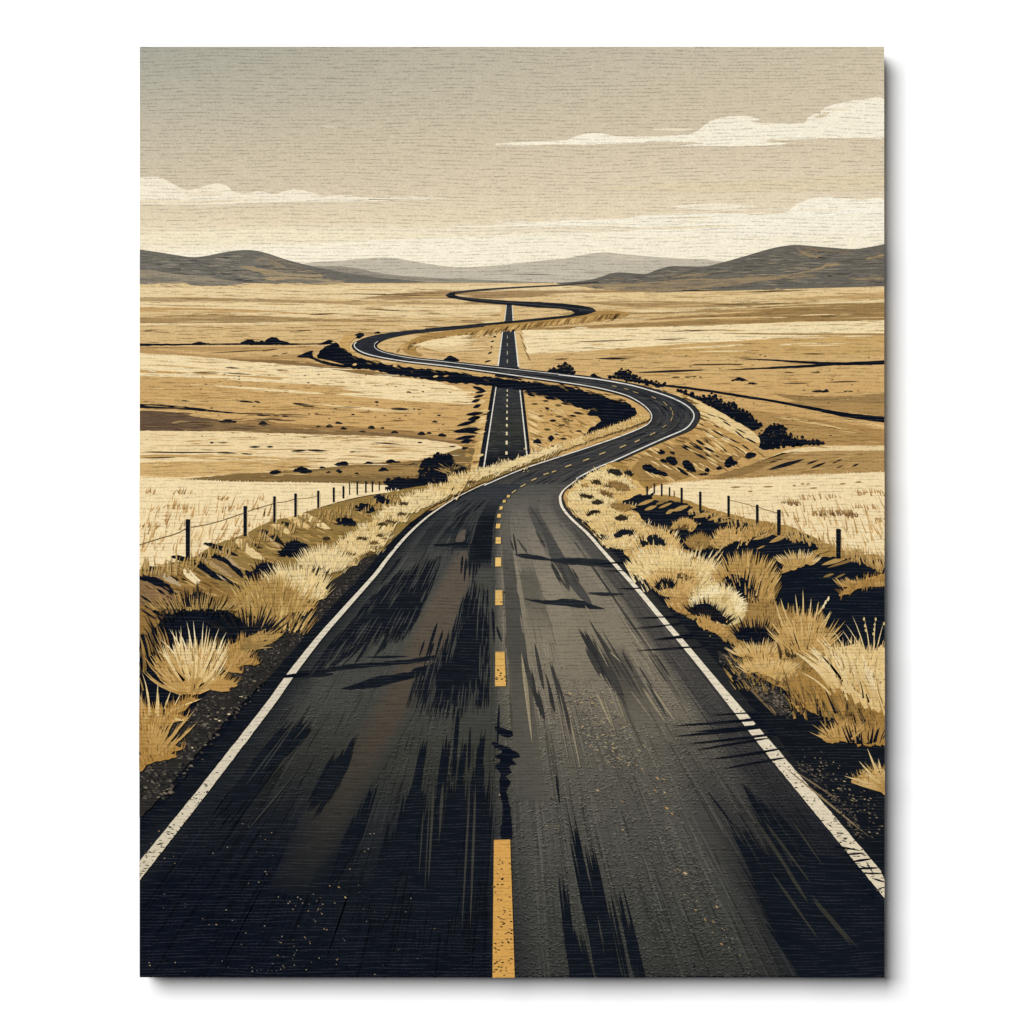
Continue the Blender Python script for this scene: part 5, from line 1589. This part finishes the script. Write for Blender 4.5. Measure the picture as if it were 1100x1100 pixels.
# left: dark clumps first
for pts in [[(361, 558), (366, 555), (372, 556), (378, 558), (384, 562), (378, 565), (368, 564), (362, 561)], [(381, 545), (386, 541), (394, 541), (401, 544), (403, 548), (397, 551), (390, 549)], [(401, 534), (407, 531), (414, 535), (420, 538), (416, 542), (408, 540)]]:
    shrub(pts, layer=48.5, amp=.7, step=1.8, spikes=7)
shrub([(298, 593), (304, 590), (308, 583), (316, 581), (326, 583), (332, 588), (333, 593), (326, 597), (316, 599), (306, 597)], layer=48.5, spikes=24, label='dark spiky clump below the fence on the left')
shrub([(262, 612), (272, 614), (276, 607), (286, 604), (296, 606), (304, 610), (305, 616), (294, 622), (278, 628), (270, 626)], layer=48.5, spikes=20, label='dark spiky clump beside the slanted rocks')
# lumpy grass along the inner side of the bend
for i in range(16):
    t = i / 15
    q_ = spl([(600, 481), (625, 472.5), (650, 464), (672, 456.5), (690, 449.5)], 10)
    x, y = q_[int(t * (len(q_) - 1))]
    mound('l', [(x - 7, y + 3), (x - 4, y - 2), (x + 2, y - 4.4), (x + 7, y - 3), (x + 8, y + .4), (x, y + 3.4)], random.choice(('d9b46c', 'e3c27f', 'cda55c')), 6, CREAM + GOLD, .2, 2.6, inner=8, w=1.2)
p = tuft_pen('l', 'gold grass fringe below the left fence')
for i in range(210):
    x = U(150, 440)
    y = 611 - max(0, x - 190) * .36 + max(0, x - 330) * .10 + U(-3, 9)
    l_ = U(.5, 1) * (20 - (x - 150) * .045)
    p.blade(x, y, x + U(-.1, .45) * l_, y - l_, U(1.2, 2.6), U(-.1, .1), random.choice(('8d7038', 'a68545', 'b48e4a')), random.choice(('c79f5b', 'b48e4a', 'e0bd7c')))
p.build()
p = tuft_pen('r', 'gold grass fringe below the right fence')
for i in range(210):
    x = U(740, 952)
    y = 547 + (x - 740) * .26 + max(0, x - 880) * .12 + U(-3, 7)
    l_ = U(.5, 1) * (5 + (x - 740) * .07)
    p.blade(x, y, x - U(-.1, .45) * l_, y - l_, U(1.2, 2.4), U(-.1, .1), random.choice(('9c783c', 'b48e4a', 'a68545')), random.choice(('c79f5b', 'e0bd7c', 'd3ab66')))
p.build()
# sunlit strip along the asphalt
strip = [[(560, 496), (580, 489), (600, 482), (604, 484), (590, 491), (566, 500)], [(534, 506), (550, 499), (566, 495), (572, 498), (556, 504), (540, 511)], [(505, 512), (520, 507), (536, 504), (545, 507), (530, 513), (512, 518)],
         [(484, 516), (498, 513), (512, 512), (520, 515), (506, 522), (490, 528)], [(461, 526), (476, 521), (490, 519), (498, 524), (484, 531), (468, 538), (460, 533)], [(432, 536), (448, 530), (462, 526), (474, 530), (474, 537), (456, 545), (440, 545)],
         [(408, 550), (422, 544), (440, 541), (452, 544), (446, 549), (430, 553), (414, 555)], [(400, 558), (412, 553), (426, 551), (437, 557), (436, 561), (424, 559), (410, 563)], [(380, 573), (392, 564), (406, 560), (420, 563), (422, 570), (410, 572), (418, 576), (400, 580), (386, 580)],
         [(360, 588), (372, 578), (386, 573), (400, 575), (414, 581), (408, 586), (396, 586), (404, 592), (388, 596), (370, 596)], [(342, 597), (352, 590), (364, 587), (376, 590), (386, 599), (378, 600), (384, 607), (368, 608), (350, 606)]]
for i, s_ in enumerate(strip):
    if i < 4:
        s_ = [(x_ - 2, y_ - 3.5) for x_, y_ in s_]
    mound('l', s_, random.choice(('e6c684', 'dfbd78', 'ecd092')), 18, CREAM, .25, 3 + i * .3, inner=16, w=1.4 + .06 * i)
for (x, y, w) in [(434, 541, 5), (431, 552, 5), (418, 560, 7), (411, 563, 6), (408, 575, 4), (402, 583, 5), (374, 595, 8), (398, 594, 6), (389, 578, 6), (506, 517, 4)]:
    mound('l', [(x - w, y + 1), (x - w / 3, y - 1.6), (x + w / 2, y - 1), (x + w, y + 1.6), (x, y + 1.6)], random.choice(('4b3a1e', '6a5028', '3a2e1b')), 4, ('8b6a36', '5a4422'), .2, 2.5, inner=2, w=1.2)
mound('l', [(322, 604), (334, 596), (344, 591), (356, 592), (366, 598), (374, 604), (368, 612), (350, 616), (332, 614)], 'ecd092', 34, CREAM, .05, 10, inner=24, label='cream spiky tuft near the left road edge')
mound('l', [(334, 612), (342, 609), (350, 612), (352, 616), (340, 618)], '1d1b19', 8, ('2a2318', 'a98346'), .1, 4, inner=3)
mound('l', [(290, 622), (300, 616), (314, 614), (328, 614), (340, 618), (346, 626), (352, 636), (348, 643), (330, 644), (308, 643), (292, 636)], 'e9cb88', 46, CREAM, .0, 13, inner=40, label='broad pale cream tuft left of the road')
mound('l', [(256, 640), (268, 630), (284, 626), (300, 628), (316, 634), (328, 646), (338, 652), (326, 656), (310, 660), (318, 668), (306, 670), (300, 680), (284, 682), (270, 676), (258, 662)], 'b08a44', 46, ('c9a35a', 'dcb96f', '9c763a'), .1, 13, inner=50, w=2.2,
      label='olive gold tuft left of the road')
p = tuft_pen('l')
fan(p, 268, 684, 20, 40, 30, -1.0, .9, 4.0, (NAVY,), (NAVY, '2a2419', '151a21'), 0, .5)
p.build()
p = tuft_pen('l', 'olive gold grass arching over the dark hollow')
fan(p, 208, 655, 44, 24, 34, -1.0, .9, 2.6, OLIVE, ('b8914b', 'c9a35e', '9c773c'), .1, .5)
for i in range(60):
    x = U(162, 250)
    y = 634 + abs(x - 212) * .75 + U(-4, 10)
    t = (x - 212) / 50
    p.blade(x, y + 10, x + t * 12 + U(-3, 3), y - U(3, 11), 1.7, 0, random.choice((NAVY, NAVY, '1d1a17')), random.choice((NAVY, '2a2419')))
p.build()
p = tuft_pen('l')
for i in range(40):
    x, y = U(150, 185), U(672, 730)
    p.blade(x, y + 14, x - U(2, 10), y - U(4, 14), 2.0, .08, random.choice((G1, '7d5c2c', NAVY, '4f3c20')), random.choice((G2, '8d6c34')))
p.build()
p = tuft_pen('l', 'golden tuft with side blades at the gravel edge')
p.rough([(240, 700), (248, 692), (258, 688), (268, 688), (276, 690), (270, 696), (262, 700), (268, 706), (276, 709), (278, 714), (262, 714), (256, 718), (262, 722), (248, 722), (238, 716)], 'b58a42', .8, 3)
fan(p, 246, 715, 10, 34, 24, -.7, .9, 3.0, ('a57b39', 'b98f49'), ('cfa65f', 'c19850', '9c763a'), .15)
p.build()
p = tuft_pen('l')
for t in range(14):
    p.blade(262 + U(-4, 12), 690 + U(-4, 8), 280 + U(0, 22), 676 + U(-6, 20), 4.2, U(-.1, .1), G1, random.choice(('b8914b', G2)))
p.rough([(276, 682), (288, 682), (303, 680), (300, 685), (286, 687), (270, 690)], G2, .6, 3)
p.build()
p = tuft_pen('l', 'large bright cream tuft at the left edge')
p.rough([(172, 712), (184, 706), (196, 700), (212, 698), (228, 704), (240, 706), (232, 718), (240, 728), (255, 734), (250, 738), (244, 738), (246, 742), (236, 741), (222, 738), (214, 744), (205, 746), (202, 738), (192, 736), (178, 728), (166, 716)], 'b88d45', 1.0, 4)
fan(p, 205, 742, 9, 66, 46, -1.15, .95, 4.6, ('a97f3c', 'b88d45', 'c99f55'), ('c9a058', 'd9b36c', 'b58a45'), .22, .45, .25)
fan(p, 208, 730, 12, 58, 34, -.62, .62, 5.0, ('e0bd78', 'd4ac62'), ('f6dfa8', 'f0d59a'), .15, .55, .15)
for (bx, by, tx, ty, w, bd_) in [(205, 720, 182, 675, 3, .08), (208, 720, 192, 676, 3, .05), (210, 718, 201, 667, 3, .02), (213, 716, 208, 666, 3, 0), (217, 716, 219, 667, 2, -.03), (222, 714, 226, 674, 2.4, -.05), (226, 714, 236, 674, 2.4, -.08), (232, 716, 244, 678, 2.6, -.12), (200, 722, 172, 686, 3, .12),
                                 (196, 728, 168, 697, 2.6, .12), (214, 738, 190, 690, 2.2, .14), (222, 735, 240, 705, 2.2, .12), (224, 735, 246, 702, 2.2, .12), (213, 732, 196, 690, 2.0, .12), (205, 740, 184, 700, 2, .16)]:
    p.blade(bx, by, tx, ty, w, bd_, 'ecd092', 'fbecc0')
p.poly([(222, 738), (236, 729), (249, 731), (256, 736), (252, 738), (243, 737), (248, 742), (238, 743), (228, 741)], 'bd9048')
p.build()
p = tuft_pen('l', 'golden grass blades at the lower left edge')
p.rough([(149, 762), (160, 760), (172, 762), (186, 758), (200, 750), (214, 750), (206, 756), (200, 762), (190, 766), (204, 772), (186, 776), (178, 782), (168, 790), (164, 800), (172, 798), (184, 800), (198, 804), (184, 808), (192, 812), (178, 816), (160, 820), (149, 826)], 'b0833a', .7, 4)
fan(p, 160, 810, 12, 66, 26, -.5, .9, 4.6, ('a87c36', 'b88d45'), ('d3aa60', 'c99f55'), .12, .45)
for (bx, by, tx, ty, w) in [(161, 768, 153, 722, 2.6), (162, 768, 157, 738, 3), (168, 766, 170, 732, 2.6), (170, 770, 171, 744, 2.6), (176, 768, 184, 742, 2.8), (180, 768, 195, 743, 2.4), (158, 772, 151, 746, 2.8), (172, 790, 180, 752, 2), (150, 780, 150, 756, 3), (186, 762, 218, 750, 2.6), (186, 772, 203, 774, 3.4)]:
    p.blade(bx, by, tx, ty, w, U(-.05, .1), 'd9b36c', 'efd498')
p.build()

# right: clumps from far to near
for s_ in [[(628, 514), (640, 506), (652, 504), (664, 508), (680, 520), (684, 525), (668, 520), (652, 514), (640, 516)], [(616, 524), (630, 516), (646, 516), (660, 522), (672, 530), (660, 530), (644, 526), (630, 526)],
           [(610, 533), (618, 526), (632, 526), (650, 532), (664, 540), (650, 544), (634, 540), (618, 542)], [(612, 543), (624, 539), (640, 541), (660, 548), (676, 556), (690, 562), (680, 566), (660, 562), (640, 560), (622, 556)],
           [(632, 562), (645, 556), (662, 558), (680, 562), (694, 566), (706, 572), (690, 578), (664, 577), (645, 574)]]:
    mound('r', s_, random.choice(('e6c580', 'ecd08f', 'dfbb74')), 22, CREAM, -.2, 3.6, inner=26, w=1.6)
for s_, c in [([(640, 516.5), (643, 515.6), (645, 520), (641, 519)], NAVY), ([(653, 505), (660, 503), (668, 508), (664, 511), (655, 508)], '221f1a'), ([(671, 507), (675, 505), (680, 510), (676, 511)], '1b1b1c'), ([(636, 517), (642, 515.6), (645, 520), (638, 519.6)], '33291a'),
              ([(623, 531), (629, 530), (637, 534), (635, 536), (627, 534)], '2d2518'), ([(636, 539), (642, 536.6), (648, 540), (644, 542), (638, 541)], '2d2518'), ([(630, 552), (634, 548.6), (641, 548), (646, 551), (640, 551), (632, 554)], '1f1c18'),
              ([(661, 556), (668, 553), (674, 556), (671, 559), (665, 559)], '2f2718'), ([(654, 518), (664, 517), (676, 524), (670, 528), (658, 523)], '94713a'), ([(645, 528), (652, 528), (658, 534), (654, 534)], '7d5f2e'), ([(648, 521), (653, 520), (656, 523)], '7d5f2e'),
              ([(624, 521), (630, 520), (634, 523), (628, 523)], 'b58c48'), ([(656, 541), (666, 540), (678, 545), (672, 549), (660, 546)], '9c783c')]:
    mound('r', s_, c, 6, (c, '5d4624'), -.2, 2.4, inner=2, w=1.4)
mound('r', [(646, 584), (656, 578), (666, 574), (680, 577), (688, 582), (684, 588), (668, 590), (652, 587)], 'e3c07a', 20, CREAM, -.1, 5, inner=18)
mound('r', [(660, 574), (668, 569), (678, 570), (682, 574), (672, 574), (664, 578)], '141820', 10, ('2a2318', NAVY), 0, 3, inner=2)
mound('r', [(676, 600), (682, 588), (692, 576), (704, 569), (716, 571), (726, 580), (732, 592), (730, 602), (706, 602), (690, 604)], 'd9b268', 30, CREAM + GOLD, .05, 6, shade=[([(684, 588), (690, 580), (700, 574), (710, 577), (716, 585), (708, 586), (696, 585), (688, 590)], '161a20')], inner=18,
      label='arched golden tuft with a black inside')
mound('r', [(720, 567), (726, 561), (734, 557), (742, 558), (747, 564), (745, 569), (740, 571), (738, 566), (730, 566), (724, 569)], 'c19850', 14, GOLD, .1, 3, shade=[([(728, 566), (736, 563), (740, 568), (732, 569)], '6a5028')], inner=6, label='small round golden tuft alone on the black hollow')
mound('r', [(736, 582), (744, 576), (752, 574), (760, 578), (764, 584), (756, 590), (744, 590)], 'a07a3c', 20, OLIVE, .05, 4, inner=14, w=1.8)
mound('r', [(762, 584), (768, 576), (776, 570), (784, 568), (792, 570), (800, 572), (806, 578), (796, 580), (784, 584), (772, 590)], 'c79d55', 28, GOLD, .1, 6, inner=16, label='golden tuft with spikes in the middle of the hollow')
mound('r', [(796, 574), (808, 566), (822, 564), (830, 566), (820, 570), (806, 578)], 'b78d47', 14, GOLD, .1, 4, inner=6)
p = tuft_pen('r', 'small pale spiky tuft on the black hollow')
fan(p, 858, 606, 14, 18, 26, -1.1, 1.0, 3.4, ('c39a52', 'b58a45'), ('f0d59a', 'e3c07c'), .05, .6)
p.rough([(842, 607), (850, 602), (862, 602), (870, 598), (876, 594), (872, 601), (862, 608), (852, 612), (840, 614)], 'c39a52', .8, 3)
for (x0, y0, x1, y1) in [(870, 600, 884, 590), (878, 594, 892, 590), (838, 616, 856, 608)]:
    p.streak(x0, y0, x1, y1, 3, G2)
p.build()
p = tuft_pen('r', 'golden ridge of grass at the right edge of the hollow')
fan(p, 928, 630, 26, 13, 40, -.8, .1, 2.6, ('b58a45', 'a57b39'), ('d9b36c', 'cba15a'), 0, .5)
p.rough([(900, 640), (908, 632), (920, 626), (934, 621), (951, 616), (951, 622), (936, 627), (922, 632), (910, 638)], 'b3873f', 1.0, 3)
for i in range(16):
    x = U(904, 950)
    p.blade(x, 638 - (x - 900) * .42, x + U(-2, 2), 644 - (x - 900) * .42 + U(1, 5), 2.4, 0, 'a57b39', '8b6a32')
p.build()
mound('r', [(676, 612), (684, 604), (696, 596), (708, 592), (724, 592), (740, 600), (756, 606), (770, 614), (784, 622), (774, 632), (752, 636), (730, 634), (712, 632), (698, 624), (686, 620)], 'eacb86', 60, CREAM, .0, 9, inner=70, w=2.2, label='broad cream tuft right of the road')
mound('r', [(696, 626), (704, 618), (716, 614), (730, 612), (740, 616), (750, 624), (744, 634), (724, 636), (706, 634)], 'd3aa60', 34, GOLD, -.1, 7, shade=[([(726, 618), (734, 615), (744, 620), (738, 623)], '5d4624')], inner=28)
mound('r', [(704, 630), (712, 622), (722, 624), (727, 634), (716, 635), (708, 634)], NAVY, 18, (NAVY, '2a2419'), .05, 5, inner=6)
mound('r', [(708, 636), (720, 632), (736, 634), (742, 640), (730, 642), (714, 640)], 'c79d55', 12, GOLD, -.1, 4, inner=10)
mound('r', [(716, 646), (730, 642), (744, 644), (752, 652), (740, 660), (726, 656)], 'b58a45', 14, GOLD, -.2, 4, inner=14)
mound('r', [(770, 640), (774, 620), (786, 607), (798, 602), (812, 604), (824, 614), (830, 628), (832, 642), (824, 652), (800, 654), (780, 650)], 'b88f48', 60, ('c9a058', 'd9b36c', 'a57e3e'), .05, 13, w=2.4,
      shade=[([(770, 634), (776, 622), (788, 616), (800, 622), (812, 634), (816, 648), (806, 652), (796, 644), (784, 634)], NAVY)], inner=24, label='big round gold tuft with a black arc')
mound('r', [(776, 655), (800, 648), (830, 650), (856, 662), (872, 676), (886, 690), (890, 720), (870, 745), (850, 740), (826, 722), (806, 700), (786, 690), (770, 680)], 'a57f3f', 10, OLIVE, -.2, 8, inner=90, w=2.2, label='wide olive gold ground of dry grass')
p = tuft_pen('r', 'brightest cream arc tuft beside the right road edge')
p.rough([(741, 652), (744, 640), (752, 633), (764, 628), (776, 632), (788, 640), (797, 650), (800, 660), (794, 668), (782, 672), (770, 668), (756, 660)], 'e6ca88', 1.0, 4)
for i in range(44):
    t = i / 43
    a = -1.3 + 2.9 * t
    rx, ry = 26, 22
    cx, cy = 771, 655
    bx, by = cx + math.sin(a) * rx * .7, cy - math.cos(a) * ry * .7
    p.blade(bx, by, cx + math.sin(a) * rx * U(1.1, 1.36), cy - math.cos(a) * ry * U(1.1, 1.36), 3.4, U(-.05, .05), 'f3dba2', 'fbeabc')
for i in range(60):
    a = -1.2 + 2.7 * i / 59 + U(-.03, .03)
    r0, r1 = U(.35, .8), U(.85, 1.25)
    p.blade(771 + math.sin(a) * 26 * r0, 655 - math.cos(a) * 22 * r0, 771 + math.sin(a) * 26 * r1, 655 - math.cos(a) * 22 * r1, U(.8, 1.8), 0, random.choice(('d9b872', 'c9a45e', 'b58f4c', 'e6c988')), random.choice(('d9b872', 'fbeabc')))
p.rough([(738, 656), (744, 652), (754, 648), (764, 650), (774, 658), (782, 668), (774, 670), (764, 664), (752, 658), (742, 658)], NAVY, .8, 3)
for i in range(26):
    t = i / 25
    a = -1.1 + 2.2 * t
    bx, by = 744 + t * 36, 656 + 12 * t
    p.blade(bx, by + 3, bx + math.sin(a) * 14, by - math.cos(a) * U(9, 17), 2.4, 0, NAVY, '2a2419')
p.build()
mound('r', [(748, 664), (756, 661), (766, 668), (776, 673), (784, 678), (780, 684), (768, 680), (754, 674)], 'bd9149', 10, GOLD, -.1, 3, inner=8)
mound('r', [(790, 684), (796, 676), (808, 674), (822, 676), (834, 682), (828, 690), (806, 692)], NAVY, 24, (NAVY, NAVY, '2a2419'), 0, 14, inner=8)
p = tuft_pen('r', 'low golden tuft with pale spikes above the gravel')
p.rough([(786, 697), (796, 694), (806, 696), (818, 694), (832, 698), (846, 704), (836, 708), (820, 708), (802, 704), (792, 700)], 'c59a51', .8, 3)
fan(p, 812, 704, 16, 22, 24, -1.1, .8, 3.0, ('c59a51',), ('ecd092', 'd9b36c'), .05, .5)
p.build()
p = tuft_pen('r', 'second low golden tuft, nearest the gravel')
p.rough([(795, 716), (804, 711), (816, 706), (830, 706), (842, 710), (852, 718), (858, 726), (848, 728), (838, 732), (824, 726), (810, 722), (798, 718)], 'd0a75e', 1.0, 3)
fan(p, 826, 722, 24, 17, 30, -1.0, .9, 3.0, ('c99f55',), ('ecd092', 'dfba74'), .0, .6)
for i in range(14):
    x = U(798, 858)
    p.blade(x, 720 + (x - 798) * .16, x - 2, 728 + (x - 798) * .16 + U(0, 4), 2.6, 0, 'b58a45', NAVY)
p.build()
p = tuft_pen('r', 'gold tuft with long stalks against the black hollow')
p.rough([(836, 690), (840, 674), (850, 664), (862, 660), (874, 664), (886, 674), (892, 684), (884, 698), (860, 704), (842, 700)], 'bf954d', 1.0, 4)
fan(p, 864, 700, 16, 48, 44, -.85, .85, 3.6, ('b58a45', 'c59a51'), ('d9b36c', 'c9a058', 'e3c07c'), .05, .6, .1)
for (bx, by, tx, ty) in [(862, 666, 862, 633), (858, 668, 854, 638), (868, 668, 871, 642), (874, 668, 879, 646), (882, 672, 892, 656), (848, 670, 838, 642), (842, 676, 832, 646), (878, 660, 889, 642)]:
    p.blade(bx, by, tx, ty, 2.6, U(-.06, .06), 'cba15a', 'ecd092')
for x, y in [(884, 651), (886, 647), (889, 643)]:
    p.rough([(x - 1.2, y + 2), (x, y - 2), (x + 1.6, y - 2.4), (x + 1, y + 2)], 'ecd9a8', .2, 1.5)
for i in range(20):
    x = U(836, 862)
    p.blade(x, 704 + U(-4, 4), x - U(2, 8), 690 + U(-6, 6), 2.2, .05, '3d301c', '5f4926')
p.build()
p = tuft_pen('r', 'gold grass with dark gaps above the black ground')
p.rough([(845, 736), (870, 720), (900, 716), (930, 716), (951, 722), (951, 792), (930, 790), (908, 776), (888, 770), (870, 764), (852, 752)], 'a87e38', 1.2, 4)
for i in range(90):
    x = U(848, 945)
    y = 742 + (x - 848) * .36 + U(-8, 12)
    p.blade(x, y + U(4, 16), x - U(4, 16), y - U(8, 26), U(1.8, 3.2), U(-.05, .12), random.choice((NAVY, G1, '7a5a2a', NAVY, 'b58a45')), random.choice((G1, '94702f', NAVY)))
p.build()
p = tuft_pen('r', 'large bright cream tuft at the right edge')
p.rough([(880, 714), (890, 700), (904, 694), (920, 692), (934, 700), (951, 696), (951, 758), (946, 750), (934, 740), (920, 742), (908, 744), (898, 730)], 'e6c480', 1.4, 5)
for i in range(70):
    t = random.random()
    bx, by = 892 + 62 * t + U(-4, 4), 728 + 34 * t + U(-10, 14)
    l_ = U(34, 60)
    a = -.75 + .62 * t + U(-.18, .18)
    p.blade(bx, by, bx + math.sin(a) * l_, by - math.cos(a) * l_, U(2.6, 5.0), U(.04, .16), random.choice(('d9b36c', 'cba15a', 'e0bd78')), random.choice(('f6dfa8', 'eacb88', 'fae6b4')))
for (bx, by, tx, ty, w, bd_) in [(900, 736, 868, 694, 3, .14), (888, 728, 868, 702, 2.4, .1), (892, 746, 858, 721, 3, .14), (886, 740, 860, 722, 1.8, .1), (905, 728, 880, 696, 3, .12), (912, 722, 886, 688, 3.2, .1), (914, 712, 893, 675, 2.6, .06), (922, 708, 904, 676, 2.6, .06), (926, 700, 908, 670, 2.2, .05),
                                 (930, 706, 915, 661, 2.6, .06), (934, 704, 928, 664, 2.2, .04), (938, 704, 940, 664, 2.2, -.02), (940, 706, 949, 668, 2.4, -.04), (946, 716, 951, 690, 2, 0), (910, 752, 893, 720, 3, .12), (922, 754, 903, 716, 3, .12), (934, 758, 914, 718, 3, .12), (942, 764, 930, 724, 3, .1), (950, 768, 940, 740, 3, .05)]:
    p.blade(bx, by, tx, ty, w * .72, bd_, 'dfbd78', 'f0dba6')
for x, y in [(927.5, 665), (928.6, 672), (929.4, 677), (940, 665), (939, 671), (938.4, 676), (937.6, 681), (949, 670)]:
    p.rough([(x - .9, y + .8), (x - .4, y - 1.9), (x + .9, y - 1.7), (x + 1.0, y + 1.8)], 'd9bd80', .2, 1.5)
for i in range(34):
    t = random.random()
    bx, by = 892 + 58 * t, 726 + 32 * t + U(-18, 12)
    p.blade(bx, by, bx - U(4, 14), by - U(14, 26), U(1.0, 2.0), .1, random.choice(('a57b39', '8b6a32', 'b58a45')), 'b98f49')
p.build()
p = tuft_pen('r', 'gold tuft with splayed blades on the black ground')
p.rough([(884, 794), (894, 782), (906, 778), (920, 780), (926, 790), (918, 798), (902, 794), (892, 798)], 'b58a42', 1.0, 3)
fan(p, 902, 796, 12, 28, 22, -1.2, .8, 3.6, ('b58a42', 'a87e38'), ('cfa65f', 'd9b36c'), 0, .5)
fan(p, 936, 800, 14, 34, 18, -.5, .5, 5.0, ('a87e38',), ('b58a45', 'a57b39'), 0, .6)
fan(p, 930, 798, 18, 26, 12, -.4, .5, 4.0, (NAVY,), (NAVY,), 0, .6)
p.build()
p = tuft_pen('r', 'gold tuft cut by the lower right edge')
p.rough([(914, 838), (926, 832), (938, 830), (951, 828), (951, 854), (942, 844), (930, 842), (918, 842)], 'c0954c', .8, 3)
fan(p, 950, 848, 4, 38, 20, -1.4, .1, 4.4, ('b98f49', 'a87e38'), ('d9b36c', 'e0bd78'), 0, .5)
for (tx, ty) in [(931, 803), (943, 814), (922, 817), (906, 833), (925, 826)]:
    p.blade(948, 846, tx, ty, 4.6, 0, 'c0954c', 'ecd092')
p.build()

# ------------------------------------------------------------------ fences
TOPL = 48
for (x, y0, y1, w) in [(202, 557.6, 600, 5.0), (263.6, 543.4, 576, 4.0), (295, 533, 561, 3.0), (317.6, 530, 555, 3.0), (342, 527, 545.4, 2.6), (358.6, 523.4, 539.6, 2.3), (369, 522, 535.4, 2.2), (375.6, 518, 531.6, 1.1), (383.8, 517.4, 531.4, 1.7), (393, 516.4, 529.4, 1.7), (400, 516.6, 528.6, 1.6),
                       (407.4, 516.6, 527, 1.2)]:
    p = Pen('fence_post', TOPL)
    p.poly([(x - w / 2, y0 + .6), (x - w * .3, y0), (x + w * .3, y0 + .1), (x + w / 2, y0 + .8), (x + w * .46, y1), (x - w * .46, y1)], '0f141b')
    if w > 2.5:
        p.poly([(x + w / 2, y0 + 3), (x + w / 2 + .9, y0 + 3), (x + w / 2 + .8, y1 + 1), (x + w * .46, y1 + 1)], 'e9cf98')
    p.build()
for (x, y0, y1, w) in [(695, 522, 531, 1.8), (702.6, 519, 530, 1.5), (710.6, 519.4, 533, 1.8), (719, 523.2, 533.4, 1.5), (724, 527, 534, 1.0), (732, 523.8, 540.6, 2.4), (752, 528, 548, 2.6), (782.4, 532.4, 555, 2.7), (813.2, 542, 565, 2.9), (836.4, 547.4, 575, 4.0), (900.4, 568, 600, 5.2)]:
    p = Pen('fence_post', 52)
    p.poly([(x - w / 2, y0 + .5), (x - w * .3, y0), (x + w * .3, y0 + .1), (x + w / 2, y0 + .8), (x + w * .46, y1), (x - w * .46, y1)], '0f141b' if w > 1.2 else '5d4526')
    p.build()
p = Pen('fence_wire', TOPL - .5)
p.line([(149, 585.6), (170, 579), (190, 573), (200, 567.6)], 1.0, '6e5733')
p.line([(204, 566.8), (225, 562.8), (242, 558), (262, 551)], .9, '6e5733')
p.line([(265.4, 549.6), (280, 545), (294, 541)], .9, '7d6238')
p.line([(296, 540), (306, 539), (317, 536)], .8, '8a6d40')
p.line([(318, 536), (330, 535), (342, 532.6)], .7, 'a3824e')
p.build()
p = Pen('fence_wire', TOPL - .5)
p.line([(783, 537), (800, 541), (812, 544.6)], .7, '9c7a48')
p.line([(814, 544.6), (824, 548), (835, 551)], .8, '8b6c3d')
p.build()
